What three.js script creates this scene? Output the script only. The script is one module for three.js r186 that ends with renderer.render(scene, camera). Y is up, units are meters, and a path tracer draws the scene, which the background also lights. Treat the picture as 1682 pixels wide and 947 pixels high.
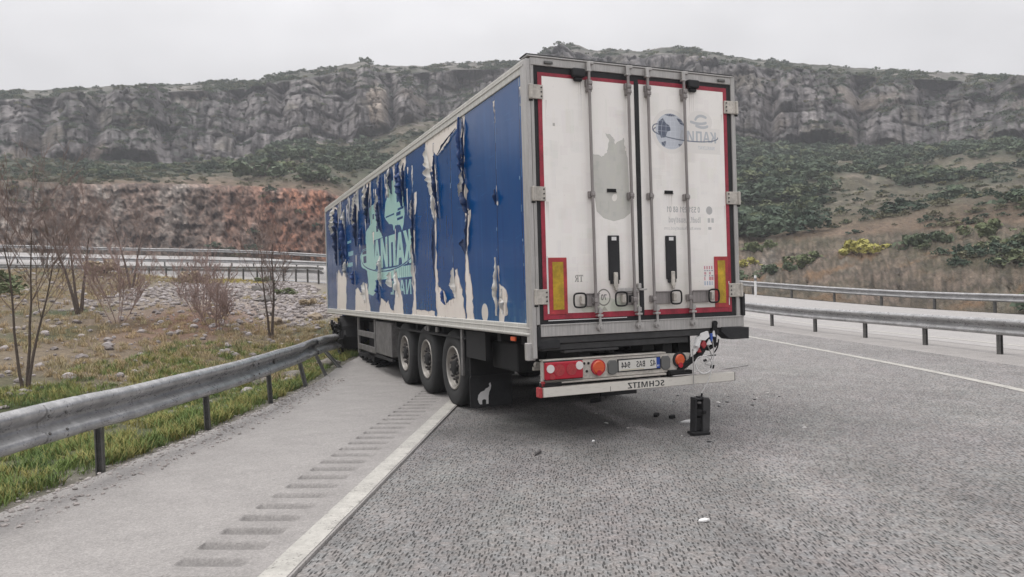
import * as THREE from 'three';
import { mergeGeometries } from 'three/addons/utils/BufferGeometryUtils.js';
import { RoundedBoxGeometry } from 'three/addons/geometries/RoundedBoxGeometry.js';
import { ImprovedNoise } from 'three/addons/math/ImprovedNoise.js';

// ---------------------------------------------------------------- camera, sky, sun, exposure
const scene = new THREE.Scene();
const camera = new THREE.PerspectiveCamera(42.69, 1682 / 947, 0.05, 3000);
camera.position.set(0, 1.561, 0);
camera.up.set(0.0268, 0.9996, 0);
camera.lookAt(0, 1.561 + 0.25077, -100);
scene.add(camera);

const renderer = new THREE.WebGLRenderer({ antialias: true });
renderer.toneMapping = THREE.LinearToneMapping;
renderer.toneMappingExposure = 1.1;
renderer.shadowMap.enabled = true;

const perlin = new ImprovedNoise();
const noise = (x, y, z) => perlin.noise(x + 31.7, y + 17.3, z + 5.1);
function fbm(x, y, z, oct = 4) { let a = 0.5, s = 0; for (let i = 0; i < oct; i++) { s += a * noise(x, y, z); x *= 2.03; y *= 2.03; z *= 2.03; a *= 0.5; } return s; }
const ridged = (x, y, z, oct = 4) => { let a = 0.5, s = 0; for (let i = 0; i < oct; i++) { s += a * (1 - 2 * Math.abs(noise(x, y, z))); x *= 2.07; y *= 2.07; z *= 2.07; a *= 0.5; } return s; };
const lerp = (a, b, t) => a + (b - a) * t, clamp = (x, a = 0, b = 1) => Math.min(b, Math.max(a, x));
const sstep = (a, b, x) => { const t = clamp((x - a) / (b - a)); return t * t * (3 - 2 * t); };
function rng(seed) { let s = seed >>> 0; return () => { s = (s + 0x6D2B79F5) >>> 0; let t = s; t = Math.imul(t ^ (t >>> 15), t | 1); t ^= t + Math.imul(t ^ (t >>> 7), t | 61); return ((t ^ (t >>> 14)) >>> 0) / 4294967296; }; }
const rand = rng(7);
const hash = (i, j, k) => { let t = Math.imul(i, 374761393) ^ Math.imul(j, 668265263) ^ Math.imul(k, 1274126177); t = Math.imul(t ^ (t >>> 13), 1274126177); return ((t ^ (t >>> 16)) >>> 0) / 4294967296; };
function blocks(x, y, w, hgt, k) { // bedded, jointed rock: [offset of the block, how near a joint]
  const yy = y / hgt + 0.35 * noise(x * 0.07 / w * 3, k, 1), row = Math.floor(yy), xx = x / w + hash(row, k, 3) * 7 + 0.3 * noise(y * 0.3, row * 1.7, k), col = Math.floor(xx), fx = xx - col, fy = yy - row;
  return [hash(row, col, k) - 0.5 + (fx - 0.5) * (hash(col, row, k + 1) - 0.5) * 0.9 + (fy - 0.5) * (hash(col, row, k + 2) - 0.6) * 0.8, Math.min(fx, 1 - fx, fy * 0.7, (1 - fy) * 0.7)];
}
function cells(x, y, k) { // broken rock: [value of the nearest block, distance to its joint, tilt of its face]
  const xi = Math.floor(x), yi = Math.floor(y); let d1 = 9, d2 = 9, v = 0, tx = 0;
  for (let a = -1; a <= 1; a++) for (let b = -1; b <= 1; b++) { const i = xi + a, j = yi + b, px = i + hash(i, j, k), py = j + hash(i, j, k + 1), d = Math.hypot(x - px, y - py); if (d < d1) { d2 = d1; d1 = d; v = hash(i, j, k + 2); tx = (x - px) * (hash(i, j, k + 3) - 0.5) + (y - py) * (hash(i, j, k + 4) - 0.5); } else if (d < d2) d2 = d; }
  return [v - 0.5, d2 - d1, tx];
}

{ // overcast sky: air and cloud only, brighter towards the zenith
  const w = 1024, h = 512, d = new Float32Array(w * h * 4);
  for (let j = 0; j < h; j++) {
    const el = ((j + 0.5) / h - 0.5) * Math.PI, se = Math.sin(el), ce = Math.cos(el);
    for (let i = 0; i < w; i++) {
      const az = ((i + 0.5) / w - 0.5) * 2 * Math.PI, x = ce * Math.cos(az), z = ce * Math.sin(az);
      let L = se > 0 ? 0.685 + 1.75 * Math.pow(se, 2.4) : 0.4;
      const k = 1 / (Math.max(se, 0) + 0.25), n = fbm(x * k * 1.6, 3.1, z * k * 1.6, 5), n2 = fbm(x * k * 5, 9.1, z * k * 5, 4);
      L *= 1 + 0.24 * n + 0.1 * n2;
      const o = (j * w + i) * 4;
      d[o] = L * 0.997; d[o + 1] = L * 0.99; d[o + 2] = L * 1.012; d[o + 3] = 1;
    }
  }
  const t = new THREE.DataTexture(d, w, h, THREE.RGBAFormat, THREE.FloatType);
  t.mapping = THREE.EquirectangularReflectionMapping; t.magFilter = THREE.LinearFilter; t.minFilter = THREE.LinearFilter; t.needsUpdate = true;
  scene.background = t; scene.environment = t;
}
const sun = new THREE.DirectionalLight(new THREE.Color(1, 0.97, 0.93), 1.3);
sun.position.set(-34, 80, -22); sun.target.position.set(0, 0, -10);
sun.castShadow = true; sun.shadow.radius = 45; sun.shadow.mapSize.set(2048, 2048);
Object.assign(sun.shadow.camera, { left: -60, right: 60, top: 60, bottom: -60, near: 1, far: 250 });
scene.add(sun, sun.target);
scene.fog = new THREE.FogExp2(new THREE.Color(0.8, 0.81, 0.85), 0.0011);

// ---------------------------------------------------------------- helpers
const names = {};
function numbered(n) { const k = names[n] = (names[n] ?? -1) + 1; return k ? n + '_' + String(k).padStart(3, '0') : n; }
function tag(o, label, category, group) { o.userData.label = label; o.userData.category = category; if (group) o.userData.group = group; return o; }
function thing(name, label, category, [x, y, z] = [0, 0, 0], turn = 0, group) {
  const o = new THREE.Group(); o.name = numbered(name); o.position.set(x, y, z); o.rotation.y = turn; scene.add(o); return tag(o, label, category, group);
}
function part(parent, name, geo, mat, label) {
  const m = new THREE.Mesh(Array.isArray(geo) ? merge(geo) : geo, mat); m.name = name; m.castShadow = m.receiveShadow = true; parent.add(m);
  if (label) m.userData.label = label; return m;
}
function struct(name, geo, mat) { const m = part(scene, numbered(name), geo, mat); m.userData.kind = 'structure'; return m; }
function merge(list) {
  const gs = list.map(g => { g = g.index ? g.toNonIndexed() : g; for (const k of Object.keys(g.attributes)) if (!['position', 'normal', 'uv'].includes(k)) g.deleteAttribute(k); return g; });
  return metric(gs.length === 1 ? gs[0] : mergeGeometries(gs));
}
function metric(g) { // uv in metres from the face's main direction
  const p = g.attributes.position, n = g.attributes.normal, uv = new Float32Array(p.count * 2);
  for (let i = 0; i < p.count; i++) {
    const ax = Math.abs(n.getX(i)), ay = Math.abs(n.getY(i)), az = Math.abs(n.getZ(i)), x = p.getX(i), y = p.getY(i), z = p.getZ(i);
    if (ax >= ay && ax >= az) { uv[2 * i] = z; uv[2 * i + 1] = y; } else if (ay >= az) { uv[2 * i] = x; uv[2 * i + 1] = z; } else { uv[2 * i] = x; uv[2 * i + 1] = y; }
  }
  g.setAttribute('uv', new THREE.BufferAttribute(uv, 2)); return g;
}
const B = (x0, x1, y0, y1, z0, z1, r = 0) => { const w = Math.abs(x1 - x0), h = Math.abs(y1 - y0), d = Math.abs(z1 - z0);
  const g = r > 0 ? new RoundedBoxGeometry(w, h, d, 1, Math.min(r, w / 2.01, h / 2.01, d / 2.01)) : new THREE.BoxGeometry(w, h, d); return g.translate((x0 + x1) / 2, (y0 + y1) / 2, (z0 + z1) / 2); };
function bar(a, b, r, seg = 8, r2 = r) { // tapered rod between two points
  const A = new THREE.Vector3(...a), Bv = new THREE.Vector3(...b), d = Bv.clone().sub(A), g = new THREE.CylinderGeometry(r2, r, d.length(), seg);
  g.applyQuaternion(new THREE.Quaternion().setFromUnitVectors(new THREE.Vector3(0, 1, 0), d.normalize())); return g.translate(...A.add(Bv).multiplyScalar(0.5).toArray());
}
function boxBar(a, b, w, h) { const A = new THREE.Vector3(...a), Bv = new THREE.Vector3(...b), d = Bv.clone().sub(A), g = new THREE.BoxGeometry(w, d.length(), h);
  g.applyQuaternion(new THREE.Quaternion().setFromUnitVectors(new THREE.Vector3(0, 1, 0), d.normalize())); return g.translate(...A.add(Bv).multiplyScalar(0.5).toArray()); }
const disc = (x, y, z0, z1, r, seg = 28, r2 = r) => new THREE.CylinderGeometry(r2, r, z1 - z0, seg).rotateX(Math.PI / 2).translate(x, y, (z0 + z1) / 2);
const tube = (pts, r, seg = 24, rs = 6, closed = false) => new THREE.TubeGeometry(new THREE.CatmullRomCurve3(pts.map(p => new THREE.Vector3(...p)), closed), seg, r, rs, closed);
function shapeGeo(pts, depth, bevel = 0) { const s = new THREE.Shape(pts.map(p => new THREE.Vector2(...p))); return new THREE.ExtrudeGeometry(s, { depth, bevelEnabled: bevel > 0, bevelSize: bevel, bevelThickness: bevel, bevelSegments: 1 }); }
function grid(nu, nv, f, color) { // f(i, j) -> [x, y, z, u, v]; color(i, j, p) -> linear rgb
  const P = new Float32Array((nu + 1) * (nv + 1) * 3), U = new Float32Array((nu + 1) * (nv + 1) * 2), C = color ? new Float32Array((nu + 1) * (nv + 1) * 3) : null, I = [];
  for (let j = 0, k = 0; j <= nv; j++) for (let i = 0; i <= nu; i++, k++) { const p = f(i, j); P.set([p[0], p[1], p[2]], k * 3); U.set([p[3] ?? p[0], p[4] ?? p[2]], k * 2); if (C) C.set(color(i, j, p), k * 3); }
  for (let j = 0; j < nv; j++) for (let i = 0; i < nu; i++) { const a = j * (nu + 1) + i, b = a + 1, c = a + nu + 1, d = c + 1; I.push(a, b, c, b, d, c); }
  const g = new THREE.BufferGeometry(); g.setAttribute('position', new THREE.BufferAttribute(P, 3)); g.setAttribute('uv', new THREE.BufferAttribute(U, 2));
  if (C) g.setAttribute('color', new THREE.BufferAttribute(C, 3)); g.setIndex(I); g.computeVertexNormals(); return g;
}
// ---------------------------------------------------------------- textures and materials
function dataTex(w, h, fn, srgb = false) {
  const d = new Uint8Array(w * h * 4);
  for (let y = 0, o = 0; y < h; y++) for (let x = 0; x < w; x++, o += 4) { const v = fn(x, y); if (typeof v === 'number') d[o] = d[o + 1] = d[o + 2] = clamp(v, 0, 255); else { d[o] = clamp(v[0], 0, 255); d[o + 1] = clamp(v[1], 0, 255); d[o + 2] = clamp(v[2], 0, 255); } d[o + 3] = 255; }
  return finish(new THREE.DataTexture(d, w, h, THREE.RGBAFormat), srgb);
}
function finish(t, srgb) { t.wrapS = t.wrapT = THREE.RepeatWrapping; t.magFilter = THREE.LinearFilter; t.minFilter = THREE.LinearMipmapLinearFilter; if (srgb) t.colorSpace = THREE.SRGBColorSpace; t.needsUpdate = true; return t; }
function scaled(t, metres, my = metres) { const c = t.clone(); c.repeat.set(1 / metres, 1 / my); c.needsUpdate = true; return c; }
// tileable value noise by lattice
function lattice(n, seed) { const r = rng(seed), a = new Float32Array(n * n); for (let i = 0; i < n * n; i++) a[i] = r(); return (x, y) => { const xi = Math.floor(x), yi = Math.floor(y), fx = x - xi, fy = y - yi, sx = fx * fx * (3 - 2 * fx), sy = fy * fy * (3 - 2 * fy); const m = v => ((v % n) + n) % n, X0 = m(xi), X1 = m(xi + 1), Y0 = m(yi) * n, Y1 = m(yi + 1) * n; return lerp(lerp(a[Y0 + X0], a[Y0 + X1], sx), lerp(a[Y1 + X0], a[Y1 + X1], sx), sy); }; }
const L8 = lattice(8, 11), L16 = lattice(16, 12), L32 = lattice(32, 13), L64 = lattice(64, 14), L128 = lattice(128, 15), L256 = lattice(256, 16);

// worn grey asphalt: fine aggregate
const asphaltMap = dataTex(1024, 1024, (x, y) => { const s = 1 / 1024; const v = 0.45 * L256(x * s * 256, y * s * 256) + 0.35 * L128(x * s * 128, y * s * 128) + 0.12 * L32(x * s * 32, y * s * 32) + 0.2 * L8(x * s * 8, y * s * 8); const k = 214 + 66 * (v - 0.55); return [k, k * 0.985, k * 0.975]; }, true);
const asphaltBump = dataTex(1024, 1024, (x, y) => { const s = 1 / 1024; return 255 * (0.6 * L256(x * s * 256, y * s * 256) + 0.4 * L128(x * s * 128, y * s * 128)); });
// milled lane: staggered slots left by the drum, 2.56 m square
const milled = (() => {
  const n = 2048, H = new Float32Array(n * n).fill(0.75), r = rng(91), px = n / 2.56;
  for (let j = 0; j < n; j++) for (let i = 0; i < n; i++) { const s = 1 / n; H[j * n + i] += 0.4 * (L256(i * s * 256, j * s * 256) - 0.5) + 0.3 * (L128(i * s * 128 + 7, j * s * 128) - 0.5) + 0.12 * (L16(i * s * 16, j * s * 16) - 0.5); }
  const rows = 104, cols = 36;
  for (let a = 0; a < rows; a++) for (let b = 0; b < cols; b++) {
    const den = L16(a * 16 / rows, b * 16 / cols); if (r() < 0.03 + 0.3 * den) continue;
    const cx = (a + 0.5 + (r() - 0.5) * 0.7) * n / rows, cy = (b + 0.5 * (a % 2) + 0.25 * ((a >> 1) % 2) + (r() - 0.5) * 0.6) * n / cols, hl = (0.014 + 0.026 * r()) * px, hw = (0.0026 + 0.0034 * r()) * px, dep = 0.3 + 0.6 * r(), tl = (r() - 0.5) * 0.5;
    for (let y = Math.floor(-hl); y <= hl; y++) for (let x = Math.floor(-hw * 3); x <= hw * 3; x++) { const q = (x - tl * y * 0.3) / hw, e = 1 - q * q * 0.55 - (y / hl) ** 2; if (e > 0) { const X = ((Math.round(cx + x) % n) + n) % n, Y = ((Math.round(cy + y) % n) + n) % n; H[Y * n + X] -= dep * Math.min(1, e * 1.5); } }
  }
  return { map: dataTex(n, n, (x, y) => { const h = clamp(H[y * n + x], 0, 1), s = 1 / n, c = L64(x * s * 64, y * s * 64), k = 104 + 126 * h; return [k * (0.985 + 0.04 * c), k * 0.988, k * (0.985 - 0.02 * c)]; }, true),
    bump: dataTex(n, n, (x, y) => 255 * clamp(H[y * n + x], 0, 1)), H, n };
})();
const streakMap = dataTex(512, 512, (x, y) => { const s = 1 / 512; const v = 0.5 * L64(x * s * 64, y * s * 8) + 0.3 * L16(x * s * 16, y * s * 16) + 0.2 * L128(x * s * 128, y * s * 128); return 226 + 50 * (v - 0.5); }, true);
const grimeMap = dataTex(512, 512, (x, y) => { const s = 1 / 512; const v = 0.5 * L16(x * s * 16, y * s * 16) + 0.3 * L64(x * s * 64, y * s * 64) + 0.2 * L128(x * s * 128, y * s * 128); const k = 205 + 90 * (v - 0.5); return [k, k * 0.98, k * 0.95]; }, true);
const roughMap = dataTex(512, 512, (x, y) => { const s = 1 / 512; return 190 + 110 * (0.5 * L16(x * s * 16, y * s * 16) + 0.5 * L64(x * s * 64, y * s * 64) - 0.5); });
const M = {};
function mat(name, color, rough = 0.6, metal = 0, extra = {}) { const c = Array.isArray(color) ? new THREE.Color().setRGB(...color) : new THREE.Color(color); const m = new THREE.MeshStandardMaterial({ color: c, roughness: rough, metalness: metal, side: THREE.DoubleSide, ...extra }); m.name = name; M[name] = m; return m; }
const g1 = scaled(grimeMap, 1.3), g2 = scaled(streakMap, 0.7, 1.9), r1 = scaled(roughMap, 0.9);
mat('shoulder', [0.38, 0.374, 0.37], 0.92, 0, { map: scaled(asphaltMap, 1.7), bumpMap: scaled(asphaltBump, 1.7), bumpScale: 0.004, vertexColors: true });
mat('lane', [0.32, 0.316, 0.314], 0.9, 0, { map: scaled(milled.map, 2.56), bumpMap: scaled(milled.bump, 2.56), bumpScale: 0.009, vertexColors: true });
mat('paint', [0.54, 0.53, 0.505], 0.85, 0, { map: scaled(dataTex(1024, 1024, (x, y) => { const s = 1 / 1024, f = 0.5 * L128(x * s * 128, y * s * 128) + 0.3 * L32(x * s * 32, y * s * 32) + 0.2 * L256(x * s * 256, y * s * 256), g = L16(x * s * 16, y * s * 16), k = 232 - 48 * sstep(0.66, 0.8, f + 0.16 * (g - 0.5)) - 26 * g + 20 * (L64(x * s * 64, y * s * 64) - 0.5); return [k, k * 0.99, k * 0.972]; }, true), 1.6), bumpMap: scaled(asphaltBump, 1.1), bumpScale: 0.003 });
mat('aluminium', [0.56, 0.54, 0.52], 0.5, 0.25, { map: g2, roughnessMap: r1 });
mat('creamRail', [0.68, 0.665, 0.62], 0.5, 0.05, { map: g2 });
mat('rodSteel', [0.36, 0.33, 0.32], 0.45, 0.45, { map: g2 });
mat('gasket', [0.028, 0.029, 0.034], 0.75, 0, { map: g1 });
mat('dark', [0.016, 0.016, 0.018], 0.88, 0, { map: g1 });
mat('darkGrey', [0.06, 0.061, 0.066], 0.65, 0, { map: g1 });
mat('midGrey', [0.24, 0.24, 0.25], 0.6, 0.1, { map: g1 });
mat('rubber', [0.036, 0.038, 0.041], 0.9, 0, { map: g1 });
mat('rimSilver', [0.5, 0.49, 0.48], 0.45, 0.4, { map: g1 });
mat('rimDirty', [0.4, 0.385, 0.375], 0.6, 0.2, { map: g1 });
mat('redTape', [0.5, 0.035, 0.075], 0.5, 0, { map: g1 });
mat('yellowRef', [0.74, 0.5, 0.03], 0.45, 0, { map: g1 });
mat('redRef', [0.62, 0.06, 0.075], 0.45, 0, { map: g1 });
mat('whitePaint', [0.84, 0.82, 0.79], 0.45, 0, { map: g1 });
mat('hingeWhite', [0.78, 0.76, 0.73], 0.45, 0, { map: g1 });
mat('redLens', [0.42, 0.012, 0.03], 0.22); mat('orangeLens', [0.62, 0.1, 0.03], 0.22); mat('clearLens', [0.7, 0.66, 0.64], 0.25); mat('greyLens', [0.12, 0.12, 0.115], 0.5);
mat('white', [0.72, 0.71, 0.7], 0.5); mat('blackPaint', [0.02, 0.02, 0.02], 0.6); mat('boltDark', [0.05, 0.045, 0.045], 0.6);
mat('galv', [0.54, 0.56, 0.6], 0.42, 0.3, { map: scaled(grimeMap, 0.9), roughnessMap: scaled(roughMap, 0.7) });
mat('galvPost', [0.21, 0.215, 0.22], 0.55, 0.4, { map: scaled(grimeMap, 0.6) });
mat('filmBack', [0.6, 0.585, 0.55], 0.55); mat('filmBlue', [0.022, 0.062, 0.2], 0.4); mat('filmNavy', [0.016, 0.036, 0.1], 0.5);
mat('wire', [0.35, 0.34, 0.33], 0.6); mat('bluePlastic', [0.03, 0.09, 0.38], 0.5); mat('copper', [0.3, 0.12, 0.06], 0.5, 0.4);
// ---------------------------------------------------------------- the highway: straight past the truck, then a long climbing bend to the left
const A0 = [-1.68, 0], HD = 4.5 * Math.PI / 180, DX = Math.sin(HD), DZ = -Math.cos(HD), NX = Math.cos(HD), NZ = Math.sin(HD), R0 = 45, W0 = 10;
const PRO = [[-2.75, [[-99, 0], [16, 0], [26, 0.9], [35.4, 2.12], [49, 2.65], [65, 3.3], [85, 4.2], [160, 7.2]]], [10.4, [[-99, 0], [18, 0], [23.4, 0.1], [40, 1.7], [57.4, 3.5], [65, 4.1], [85, 5.3], [160, 8.7]]], [22, [[-99, 0], [20, 0], [28, 0.3], [34.5, 0.95], [50, 3], [65.7, 5], [72.6, 5.9], [90, 7.2], [160, 10.5]]]];
const lin = (T, x) => { let i = 0; while (i < T.length - 2 && x > T[i + 1][0]) i++; return lerp(T[i][1], T[i + 1][1], clamp((x - T[i][0]) / (T[i + 1][0] - T[i][0]))); };
const PTAB = PRO.map(([, T]) => { const o = []; for (let a = -20; a <= 160; a += 0.5) { let s = 0; for (let k = -6; k <= 6; k++) s += lin(T, a + k * 0.5); o.push(s / 13); } return o; });
const prof = (k, a) => { const q = clamp((a + 20) * 2, 0, PTAB[k].length - 2), i = Math.floor(q); return lerp(PTAB[k][i], PTAB[k][i + 1], q - i); };
const deck = (a, u) => { u = clamp(u, -2.75, 23); return u < 10.4 ? lerp(prof(0, a), prof(1, a), (u + 2.75) / 13.15) : lerp(prof(1, a), prof(2, a), (u - 10.4) / 11.6); };
function road(a, u, lift = 0) { // distance along and across -> world
  let w, x;
  if (a <= W0) { w = a; x = u; } else { const t = (a - W0) / R0, r = R0 + u; w = W0 + r * Math.sin(t); x = r * Math.cos(t) - R0; }
  return [A0[0] + w * DX + x * NX, deck(a, u) + lift, A0[1] + w * DZ + x * NZ];
}
function along(x, z) { // world -> [distance along, across]
  const dx = x - A0[0], dz = z - A0[1], w = dx * DX + dz * DZ, u = dx * NX + dz * NZ;
  if (w <= W0) return [w, u];
  const t = Math.atan2(w - W0, u + R0); return [W0 + R0 * t, Math.hypot(w - W0, u + R0) - R0];
}
const stops = (list) => { const o = []; for (const [a, b, d] of list) for (let x = a; x < b - 1e-6; x += d) o.push(x); o.push(list[list.length - 1][1]); return o; };
function ribbon(as, us, lift, color, ufn) {
  return grid(us.length - 1, as.length - 1, (i, j) => { const u = ufn ? ufn(us[i], as[j]) : us[i], y = typeof lift === 'function' ? lift(as[j], u) : lift; const p = road(as[j], u, y); return [...p, u, as[j]]; }, color && ((i, j, p) => color(as[j], us[i], p)));
}
const SH = 0.02; // the hard shoulder lies 2 cm above the milled lane
const A_END = 132;
// lane: fine near the camera so that stains have a shape
const laneTone = (a, u, p) => {
  const x = p[0], z = p[2];
  let k = 1 + 0.22 * fbm(u * 0.55, a * 0.16, 1, 3) + 0.17 * fbm(u * 2.3, a * 1.1, 4, 3);
  // oily damp patches behind the axles, trailer shadow painted into their tone
  const oilShade = Math.exp(-(((x - 0.35) / 1.15) ** 2 + ((z + 8.35) / 0.95) ** 2)) * (0.75 + 0.9 * fbm(x * 1.7, z * 1.7, 8, 4));
  const oilShade2 = Math.exp(-(((x - 0.75) / 0.5) ** 2 + ((z + 6.9) / 0.75) ** 2)) * (0.8 + 1.2 * fbm(x * 2.4, z * 2.4, 3, 4));
  k *= 1 - 0.62 * clamp(oilShade * 1.25) - 0.25 * clamp(oilShade2);
  // pale dust scraped out in a streak
  const t = clamp((z + 10.4) / 2.5), sx = lerp(0.8, 1.42, t), dst = Math.abs(x - sx) + 0.07 * fbm(z * 3, x * 3, 2, 3);
  const dust = sstep(0.17, 0.03, dst) * sstep(-10.6, -9.6, z) * sstep(-7.75, -8.1, z) * clamp(0.75 + 1.3 * fbm(x * 5, z * 5, 6, 3));
  const trk = Math.exp(-(((u - 0.95 + 0.15 * fbm(a * 0.2, 3, 1, 2)) / 0.28) ** 2)) + Math.exp(-(((u - 2.85 + 0.15 * fbm(a * 0.2, 7, 1, 2)) / 0.3) ** 2));
  k *= 1 - 0.15 * trk * clamp(0.7 + 1.2 * fbm(u * 2, a * 0.5, 60, 3));
  const sk = u - (0.32 + 0.014 * (a - 8) * (a - 8)), skid = Math.exp(-((sk / 0.12) ** 2)) * sstep(3.6, 6, a) * sstep(13, 11, a) * clamp(0.5 + 1.5 * fbm(u * 6, a * 1.5, 61, 3)); k *= 1 - 0.22 * skid;
  k *= 1 + 0.17 * sstep(0.08, 0.4, fbm(u * 1.1, a * 0.8, 62, 4)) - 0.17 * sstep(0.08, 0.4, fbm(u * 0.9 + 9, a * 0.6, 63, 4));
  const dust2 = Math.exp(-(((x - 0.95) / 0.35) ** 2 + ((z + 6.1) / 0.4) ** 2)) * 0.18;
  k = lerp(k, 1.7, clamp(dust * 0.9)) * (1 + dust2);
  const far = sstep(8, 26, a);
  k *= lerp(1, 1.14, far) * (1 + 0.14 * sstep(1.5, 4, u) * sstep(4, 9, a));
  const pink = 0.035 * fbm(u * 1.4, a * 0.7, 12, 3) + 0.002;
  return [k * (1 + pink), k * (1 - pink * 0.6), k * (1 + pink * 0.4)];
};
const asNear = stops([[-6, 2, 1], [2, 14, 0.07], [14, 30, 0.5], [30, A_END, 1]]);
const usLane = stops([[0.105, 4.6, 0.07], [4.6, 9.6, 0.5]]);
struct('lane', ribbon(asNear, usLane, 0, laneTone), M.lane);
const shTone = (a, u) => { const k = 1 + 0.13 * fbm(u * 0.8, a * 0.25, 20, 3) + 0.08 * fbm(u * 3, a * 3, 22, 3) - (0.12 + 0.2 * fbm(u * 7, a * 7, 23, 3)) * sstep(-2.05, -2.35, u + 0.15 * fbm(a * 1.1, 4, 24, 3)) + 0.05 * sstep(0, 20, a), d = 0.05 * sstep(-2.0, -2.4, u); return [k * (1.01 + d * 0.4), k, k * (0.985 - d)]; };
const edgeOut = a => -2.56 - 0.05 * clamp(a - 9, 0, 6) + 0.55 * sstep(15, 19.5, a);
struct('shoulder', ribbon(stops([[-6, 2, 1], [2, 22, 0.12], [22, A_END, 1]]), stops([[0, 1, 1 / 14]]), SH, shTone, (t, a) => lerp(edgeOut(a) + 0.06 * fbm(a * 1.7, 5, 1, 3) * (t < 0.1 ? 1 : 0), -0.67, t)), M.shoulder);
{ // strip with the rumble grooves cut into it, and the plain strip under the line; its right edge is a small step down to the lane
  const strip = struct('rumble_strip', ribbon(stops([[-6, 14, 0.28], [14, A_END, 1]]), [-0.22, -0.14, 0.095, 0.0985, 0.101], (a, u) => u > 0.1 ? -0.03 : u > 0.097 ? SH - 0.002 : SH, shTone), M.shoulder);
  struct('rumble_strip_beyond', ribbon(stops([[16.2, A_END, 1]]), [-0.67, -0.22], SH, shTone), M.shoulder);
  for (let k = 0; k < 80; k++) { // one scooped groove every 0.28 m
    const a0 = -6.2 + 0.28 * k, j1 = (rand() - 0.5) * 0.02, j2 = (rand() - 0.5) * 0.03, dp = 0.017 + rand() * 0.007;
    if (a0 > 16.2 - 0.2) break;
    const us = [-0.67, -0.667 + j1 * 0.2, -0.655 + j1, -0.64 + j1, -0.5, -0.36, -0.27 + j2, -0.245 + j2, -0.23, -0.22];
    const g = ribbon(stops([[a0, a0 + 0.28, 0.02]]), us, (a, u) => { const t = (a - a0 - 0.14) / 0.066, e = Math.max(0, 1 - t * t) * sstep(-0.664 + j1, -0.642 + j1, u) * sstep(-0.232, -0.27 + j2, u); return SH - dp * 1.5 * Math.min(0.85, e); },
      (a, u) => { const c = shTone(a, u), t = (a - a0 - 0.14) / 0.066, grooveTone = Math.sqrt(Math.max(0, 1 - t * t)) * sstep(-0.672, -0.655, u) * sstep(-0.22, -0.3, u), k2 = 1 - (0.33 + 0.1 * noise(a * 9, u * 9, 3)) * grooveTone; return [c[0] * k2, c[1] * k2, c[2] * k2]; });  // tone goes darker inside the scoop
    part(strip, 'groove', g, M.shoulder);
  }
}
struct('edge_line', ribbon(asNear, [-0.08, -0.04, 0, 0.04, 0.08], SH + 0.004, null, (u, a) => u + 0.006 * noise(a * 3, u * 90, 2)), M.paint);
struct('far_edge_line', ribbon(stops([[-6, A_END, 1]]), [7.75, 7.9], 0.005), M.paint);
struct('median_strip', ribbon(stops([[-6, A_END, 1]]), [9.6, 10.2, 10.7, 11.1, 11.6], (a, u) => u < 9.7 || u > 11.5 ? -0.004 : 0.03, shTone), M.shoulder);
struct('far_carriageway', ribbon(stops([[-6, A_END, 1]]), [11.6, 13, 16, 19, 21.6], 0, (a, u) => { const k = 1.25 + 0.1 * fbm(u * 0.5, a * 0.1, 40, 3); return [k, k, k]; }), M.shoulder);
struct('far_carriageway_line', ribbon(stops([[-6, A_END, 1]]), [12.2, 12.35], 0.005), M.paint);
struct('far_carriageway_line', ribbon(stops([[-6, A_END, 1]]), [20.4, 20.55], 0.005), M.paint);

// ---------------------------------------------------------------- ground inside the bend
function infieldH(x, z) {
  const [a, u] = along(x, z), edge = -2.45;
  const d = edge - u, roadY = deck(a, -2.6), dist = Math.hypot(x, z);
  let base = 0.08 + Math.min(0.095 * Math.max(0, dist - 15.5), 2.3 + 0.012 * dist) + 0.02 * Math.max(0, -x - 14) + 0.5 * fbm(x * 0.09, z * 0.09, 2, 3) * sstep(2, 12, d);
  base += 0.5 * Math.exp(-(((x + 9) / 4) ** 2 + ((z + 29) / 6) ** 2));
  let h = lerp(roadY - 0.03, Math.max(base, 0), sstep(0.8, 9, d));
  const rough = sstep(0.3, 3, d); h += rough * (0.12 * fbm(x * 0.8, z * 0.8, 5, 4) + 0.06 * fbm(x * 3, z * 3, 6, 3)) - 0.12 * sstep(0.5, 2, d) * sstep(6, 3, d);
  if (u > -2.2) h = roadY - 0.12;
  return h;
}
const talus = (x, z) => clamp(1.6 * Math.exp(-(((x + 11.5) / 4.2) ** 2 + ((z + 33) / 8) ** 2)) + 1.1 * Math.exp(-(((x + 7.3) / 2.2) ** 2 + ((z + 26) / 3.5) ** 2)) - 0.2 + 0.6 * fbm(x * 0.5, z * 0.5, 9, 3));
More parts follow.
